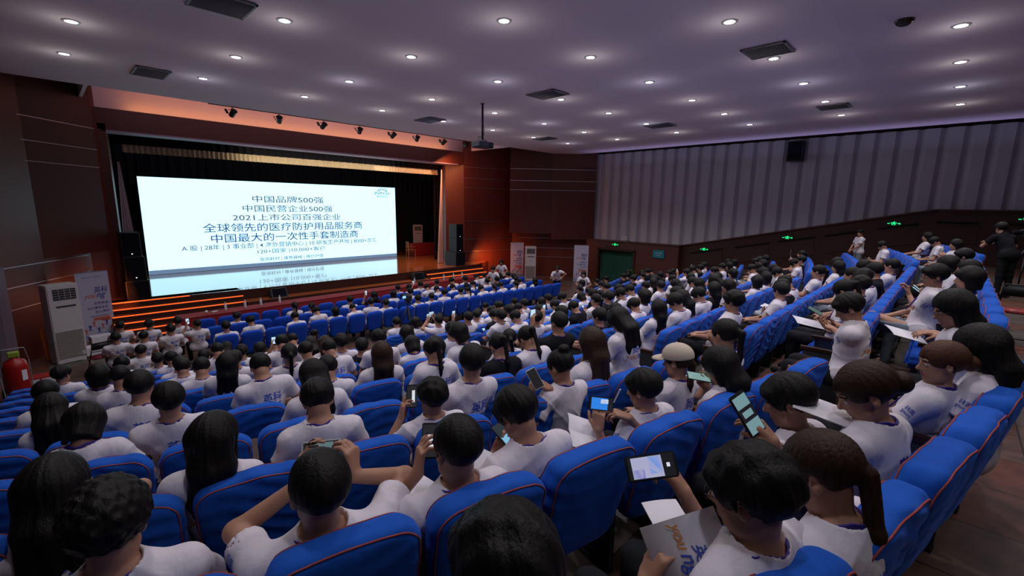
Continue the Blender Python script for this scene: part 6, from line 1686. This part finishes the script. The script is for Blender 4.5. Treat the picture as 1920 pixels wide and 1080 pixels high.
# folding chairs with dark steel frames
m_steel = mat('black_steel', (0.015, 0.014, 0.016), 0.4, 0.4)
def folding_chair_meshes(seatm):
    d = {}
    bm = B(); add_box(bm, (0, 0, 0.45), (0.40, 0.38, 0.035)); bmesh.ops.bevel(bm, geom=bm.edges[:], offset=0.012, segments=2, affect='EDGES'); d['seat'] = mesh_from_bm('seat', bm, seatm, True)
    bm = B(); add_box(bm, (0, -0.22, 0.76), (0.42, 0.022, 0.16)); bmesh.ops.bevel(bm, geom=bm.edges[:], offset=0.008, segments=2, affect='EDGES'); d['backrest'] = mesh_from_bm('backrest', bm, m_blackp, True)
    for s, nm in ((-1, 'l'), (1, 'r')):
        bm = B(); add_tube(bm, [(s * 0.21, 0.22, 0.01), (s * 0.21, -0.20, 0.70), (s * 0.21, -0.23, 0.83)], 0.011, 8); d['front_leg' + nm] = mesh_from_bm('leg', bm, m_steel, True)
        bm = B(); add_tube(bm, [(s * 0.19, -0.26, 0.01), (s * 0.19, 0.14, 0.43)], 0.011, 8); d['rear_leg' + nm] = mesh_from_bm('leg', bm, m_steel, True)
    bm = B(); add_tube(bm, [(-0.21, -0.23, 0.84), (0.21, -0.23, 0.84)], 0.011, 8); add_tube(bm, [(-0.19, -0.2, 0.08), (0.19, -0.2, 0.08)], 0.008, 6); d['crossbar'] = mesh_from_bm('crossbar', bm, m_steel, True)
    return d
FC = folding_chair_meshes(mat('dark_red_seat_pad', (0.16, 0.012, 0.018), 0.6)); FCR = folding_chair_meshes(m_redp)
FCR['backrest'] = FCR['backrest'].copy(); FCR['backrest'].materials.clear(); FCR['backrest'].materials.append(m_redp)
def folding_chair(x, y, z, rz, label, d=FC, group=None):
    t = thing('folding_chair', label, 'chair', (x, y, z), rz, group)
    for k, me in d.items(): obj('leg' if 'leg' in k else k, me, None, t)
    return t
# people on folding chairs left of the flat block
FOLD = [(217, 634, 'leftmost, arms forward'), (270, 631, 'second from the left'), (320, 618, 'third from the left, head raised'), (265, 658, 'nearest, head to the left'), (225, 612, 'back left beside the boxes'), (280, 609, 'behind the second'), (333, 603, 'next to the steps'), (370, 608, 'phone raised')]
for i, (hx, hy, wd_) in enumerate(FOLD):
    fig = get_fig('photo_left' if i == 7 else ('watch_right' if i % 2 else 'watch'), False)
    hl = Vector(fig['Hc']); P, t_ = ray_at_z(hx, hy, hl.z + 0.0)
    pos = Vector((P.x - hl.x, P.y - hl.y, 0))
    add_person(fig, pos, 0, ['short', 'crop', 'messy'][i % 3], 'person on a folding chair left of the blue seats, %s' % wd_, 'people on folding chairs', shoes=False)
    folding_chair(pos.x, pos.y + 0.33, 0, 0, 'black folding chair under the seated person, %s' % wd_, group='black folding chairs on the left')
    if i == 7:
        WL = Vector(fig['arms'][0][3]); small_phone(Matrix.Translation(pos + WL + Vector((0.035, 0.05, 0.10))), 'phone with bright screen raised left of the blue front seats', 'phones held by the audience')
P, _t = ray_at_z(188, 668, 0.45); folding_chair(P.x, P.y, 0, 0.3, 'empty black folding chair with red seat on the left')
P, _t = ray_at_z(205, 722, 0.45); folding_chair(P.x, P.y, 0, 0.1, 'black folding chair with red seat, nearest on the left aisle')
# clutter by the left wall
P, _t = ray_at_z(90, 640, 0.45); folding_chair(P.x + 0.1, P.y - 0.1, 0, -1.2, 'red plastic folding chair beside the left air conditioner', FCR)
P, _t = ray_at_z(70, 682, 0.45); folding_chair(P.x + 0.25, P.y - 0.2, 0, -0.9, 'red folding chair standing before the other red chair', FCR)
P, _t = ray_at_z(87, 655, 0.4)
o = thing('orange_board', 'orange panel leaning behind the red chairs', 'panel', (P.x + 0.1, P.y + 0.5, 0), 0.5); bm = B(); add_box(bm, (0, 0, 0.42), (0.36, 0.03, 0.84), Matrix.Rotation(-0.18, 3, 'X')); obj('board', bm, mat('orange_plastic', (0.50, 0.12, 0.01), 0.5), o, bevel=0.01)
# wheeled red fire extinguisher
P, _t = ray_at_z(40, 748, 0.0)
t = thing('trolley_extinguisher', 'large red wheeled fire extinguisher with green top by the left aisle', 'fire extinguisher', (P.x, P.y, 0))
bm = B(); add_lathe(bm, [(0.02, 0.10), (0.17, 0.14), (0.19, 0.22), (0.19, 0.72), (0.16, 0.84), (0.06, 0.90), (0.04, 0.94)], 28); obj('cylinder', bm, mat('extinguisher_red', (0.30, 0.008, 0.008), 0.35), t, smooth=True)
bm = B(); add_box(bm, (0.0, 0, 0.98), (0.17, 0.12, 0.12)); obj('valve_cover', bm, mat('lime_green', (0.25, 0.36, 0.04), 0.6), t, bevel=0.02)
for s in (-1, 1):
    bm = B(); add_tube(bm, [(s * 0.21, 0.08, 0.12), (s * 0.25, 0.08, 0.12)], 0.12, 20); obj('wheel', bm, m_black, t)
bm = B()
for s in (-1, 1): add_tube(bm, [(s * 0.2, 0.08, 0.12), (s * 0.2, 0.16, 0.8), (s * 0.16, 0.10, 1.08)], 0.012, 6)
add_tube(bm, [(-0.16, 0.10, 1.08), (0.16, 0.10, 1.08)], 0.012, 6); obj('frame', bm, m_metal, t)
bm = B(); add_box(bm, (0.12, -0.155, 0.55), (0.09, 0.005, 0.22), 0.6); obj('label_sheet', bm, m_paper, t)
P, _t = ray_at_z(10, 770, 0.0)
o = thing('metal_stand', 'thin metal stand of tubes at the left picture edge', 'stand', (P.x - 0.03, P.y, 0)); bm = B(); add_tube(bm, [(-0.05, 0.3, 1.5), (0.05, 0.1, 1.3), (0.02, 0, 0.9), (0.10, -0.1, 0.0)], 0.012, 6); add_tube(bm, [(-0.1, 0.2, 1.5), (-0.05, 0.3, 0.0)], 0.012, 6); obj('tube', bm, m_metal, o)
# boxes and cartons
for (px_, py_, w_, d_, h_, nm, rz, mt) in ((78, 728, 0.5, 0.32, 0.30, 'red and white carton on the floor beside the wheeled extinguisher', 0.1, m_redp), (180, 668, 0.42, 0.3, 0.30, 'white printed carton below the left banner', 0.2, m_paper), (158, 672, 0.36, 0.3, 0.26, 'white plastic crate beside the left air conditioner', -0.1, m_white), (192, 655, 0.45, 0.34, 0.42, 'taller white carton behind the seated people on the left', 0.15, m_paper)):
    P, _t = ray_at_z(px_, py_, 0.0)
    t = thing('carton', nm, 'box', (P.x, P.y, 0), rz)
    box_obj('box_body', (0, 0, h_ / 2), (w_, d_, h_), mt, t, bevel=0.006); bm = B()
    if mt is m_redp:
        for s in (-1, 1): add_box(bm, (s * w_ * 0.24, -d_ / 2 - 0.003, h_ * 0.62), (w_ * 0.42, 0.004, h_ * 0.5))
        obj('label_sheet', bm, m_paper, t)
    else: add_box(bm, (0, -d_ / 2 - 0.002, h_ * 0.55), (w_ * 0.5, 0.003, 0.03)); obj('tape', bm, m_tr_jean, t)
# extra red chair in the aisle with a black bag
y_ = row_y(1, 4.9)
P, _t = ray_at_z(1166, 690, row_z(2) + 0.46)
folding_chair(P.x, P.y, row_z(2), 0.2, 'red folding chair standing in the aisle behind the bun wearer', FCR)
t = thing('shoulder_bag', 'black shoulder bag with strap on the red aisle chair', 'bag', (P.x + 0.06, P.y, row_z(2) + 0.47), 0.4)
bm = B(); add_box(bm, (0, 0, 0.09), (0.26, 0.10, 0.16)); bmesh.ops.bevel(bm, geom=bm.edges[:], offset=0.03, segments=3, affect='EDGES'); obj('pouch', bm, m_black, t, smooth=True)
bm = B(); add_tube(bm, [(-0.12, 0, 0.15), (-0.08, 0.0, 0.32), (0.08, 0.0, 0.34), (0.12, 0, 0.15)], 0.008, 6); obj('strap', bm, m_blackp, t, smooth=True)
P, _t = ray_at_z(1908, 582, row_z(0) + 0.46); folding_chair(P.x, P.y, row_z(0), -1.5, 'black-framed folding chair with red seat at the right picture edge', dict(FC, seat=FCR['seat']))
# potted plant by the door
t = thing('potted_plant', 'leafy green pot plant beside the green door curtain', 'plant', (21.9, 12.3, 0)); bm = B(); add_lathe(bm, [(0.12, 0), (0.17, 0.3), (0.18, 0.32)], 20); obj('pot', bm, m_white, t, smooth=True)
bm = B(); rg = random.Random(2)
for i in range(34):
    a = rg.uniform(0, 2 * PI); L_ = rg.uniform(0.35, 0.8); e = rg.uniform(0.2, 0.9)
    p0 = Vector((0, 0, 0.3)); p1 = p0 + Vector((math.cos(a) * L_ * 0.4 * e, math.sin(a) * L_ * 0.4 * e, L_ * 0.8)); p2 = p0 + Vector((math.cos(a) * L_ * e, math.sin(a) * L_ * e, L_ * 0.75)); sd = Vector((-math.sin(a), math.cos(a), 0)) * 0.035
    v_ = [bm.verts.new(q) for q in (p0, p1 + sd, p2, p1 - sd)]; bm.faces.new(v_)
obj('leaves', bm, mat('leaf_green', (0.02, 0.10, 0.02), 0.5), t)

# ================================================================ cameras, standing people
def tripod_camera(x, y, z, h, rz, label, lit=False):
    t = thing('video_camera', label, 'camera', (x, y, z), rz)
    for i in range(3):
        a = 2 * PI * i / 3 + 0.4; bm = B(); add_tube(bm, [(0, 0, h - 0.12), (0.42 * math.cos(a), 0.42 * math.sin(a), 0.01)], [0.022, 0.014], 8); obj('leg', bm, m_steel, t, smooth=True)
    bm = B(); add_tube(bm, [(0, 0, h * 0.55), (0, 0, h)], 0.02, 8); add_box(bm, (0, 0, h + 0.03), (0.10, 0.12, 0.07)); obj('head', bm, m_blackp, t)
    bm = B(); add_box(bm, (0, 0, h + 0.16), (0.13, 0.34, 0.17)); b_ = obj('camera_body', bm, m_blackp, t, bevel=0.02)
    bm = B(); add_tube(bm, [(0, 0.17, h + 0.17), (0, 0.30, h + 0.17)], [0.05, 0.06], 16); obj('lens', bm, m_black, b_, smooth=True)
    bm = B(); add_tube(bm, [(0, 0.10, h + 0.27), (0, -0.08, h + 0.29), (0, -0.12, h + 0.25)], 0.014, 6); obj('carry_handle', bm, m_blackp, b_)
    bm = B(); add_box(bm, (-0.16, -0.08, h + 0.20), (0.11, 0.01, 0.075)); obj('side_display', bm, mat('side_display', (0, 0, 0), 0.3, emit=(0.3, 0.6, 0.8), strength=1.2) if lit else m_blackp, b_)
    bm = B(); add_tube(bm, [(0.02, -0.05, h + 0.02), (0.12, -0.42, h - 0.12)], 0.012, 6); obj('pan_bar', bm, m_steel, t)
    return t
P, _t = ray_at_z(766, 628, 0.0)
tripod_camera(7.55, 11.75, 0, 1.22, 0.0, 'black video camera with lit side display on a tripod in the cross aisle', True)
tripod_camera(15.35, -1.2, row_z(0), 1.22, 0.5, 'large black video camera on a tripod at the right edge behind the last row')
hero('camera_operator', (1877, 428), row_z(0), 'short', 'camera operator in black top bending over the camera at the far right', lean=30, pitch=14, standing=True, hi=False, scale=0.98, shirt=m_shirt_black, lanyard=False,
     rz=-0.9, hands={'L': dict(w=(-0.10, 0.46, 1.22), d=(0.2, 0.9, 0), n=(0, 0, -1)), 'R': dict(w=(0.16, 0.44, 1.20), d=(-0.2, 0.9, 0), n=(0, 0, -1))})
hero('standing_watcher', (1613, 437), Z0 - 2.34, 'short', 'person in white T-shirt standing with hands clasped in the right side aisle', lean=2, pitch=6, yaw=30, standing=True, hi=False, rz=0.6, trousers=m_tr_jean, lanyard=False,
     hands={'L': dict(w=(-0.04, 0.26, 0.98), d=(0.7, 0.4, -0.2), n=(0, -1, 0)), 'R': dict(w=(0.06, 0.27, 0.98), d=(-0.7, 0.4, -0.2), n=(0, -1, 0))})
hero('bending_helper', (1045, 504), 0.0, 'short', 'person in white T-shirt bending forward by the wood wall near the right air conditioner', lean=38, side=12, pitch=20, yaw=-20, standing=True, hi=False, rz=2.6, trousers=m_tr_black)
for i, (hx, hy, ff, hr, rz_, wd_) in enumerate(((940, 492, True, 'long', 2.2, 'long-haired, leaning over the group by the stage steps'), (924, 505, False, 'short', 1.9, 'standing in the middle of the group by the stage steps'), (908, 517, False, 'short', -0.9, 'leftmost of the group by the stage steps'), (1094, 514, True, 'long', 2.0, 'in front of the banner beside the green door curtain'))):
    hero('by_steps_%d' % i, (hx, hy), -0.35 if i == 2 else -0.12, hr, 'person in white T-shirt, %s' % wd_, female=ff, lean=14, pitch=12, standing=True, hi=False, rz=rz_, shirt=None)
crowd()

# ================================================================ leave out repeats nothing of which can be seen from here or a step aside
def prune():
    dg = bpy.context.evaluated_depsgraph_get(); dg.update()
    eyes = [Vector((0, 0, Z0)), Vector((0.5, -0.5, Z0)), Vector((-0.5, 0.4, Z0 + 0.1))]
    def root_of(o):
        while o.parent: o = o.parent
        return o
    def seen(root, pts):
        for ei, e in enumerate(eyes):
            for p in pts:
                a, b, c = project(p)
                if c < 0.15 or not (-60 < a < 1980 and -60 < b < 1140): continue
                d = p - e; L = d.length; d.normalize()
                hit, loc, nrm, idx, ob, mx = SC.ray_cast(dg, e, d, distance=L + 0.25)
                if not hit or root_of(ob) == root: return True
        return False
    gone = []
    for o in [q for q in SC.objects if q.parent is None and q.get('category') in ('seat', 'person', 'phone', 'booklet', 'chair')]:
        M_ = o.matrix_world; cat = o['category']
        if cat == 'seat':
            pts = [M_ @ Vector(v) for v in ((0, 0, 0.91), (-0.2, 0, 0.88), (0.2, 0, 0.88), (0, -0.05, 0.8), (-0.22, -0.03, 0.78), (0.22, -0.03, 0.78), (0, -0.02, 0.65), (-0.2, 0.0, 0.6), (0.2, 0, 0.6), (0, 0.3, 0.46), (0.1, 0.06, 0.86), (-0.1, 0.06, 0.86))]
        elif cat == 'person':
            h = [c for c in o.children if c.name.startswith('hair')][0]; b = [v for v in h.bound_box]
            cc = h.matrix_world @ (sum((Vector(v) for v in b), Vector()) / 8)
            hc = cc
            pts = [hc + Vector(v) for v in ((0, 0, 0.08), (0.07, 0, 0.05), (-0.07, 0, 0.05), (0, 0, 0), (0.05, -0.05, 0), (-0.05, -0.05, 0), (0.15, -0.05, -0.2), (-0.15, -0.05, -0.2), (0, -0.1, -0.25))]
        else:
            cen = M_.translation; pts = [cen + Vector(v) for v in ((0, 0, 0), (0.05, 0, 0.03), (-0.05, 0, 0.03), (0, 0, 0.06), (0.1, 0.1, 0), (-0.1, 0.1, 0))]
        if not seen(o, pts): gone.append(o)
    for o in gone:
        for c in list(o.children_recursive): bpy.data.objects.remove(c)
        bpy.data.objects.remove(o)
    print('pruned', len(gone))
prune()
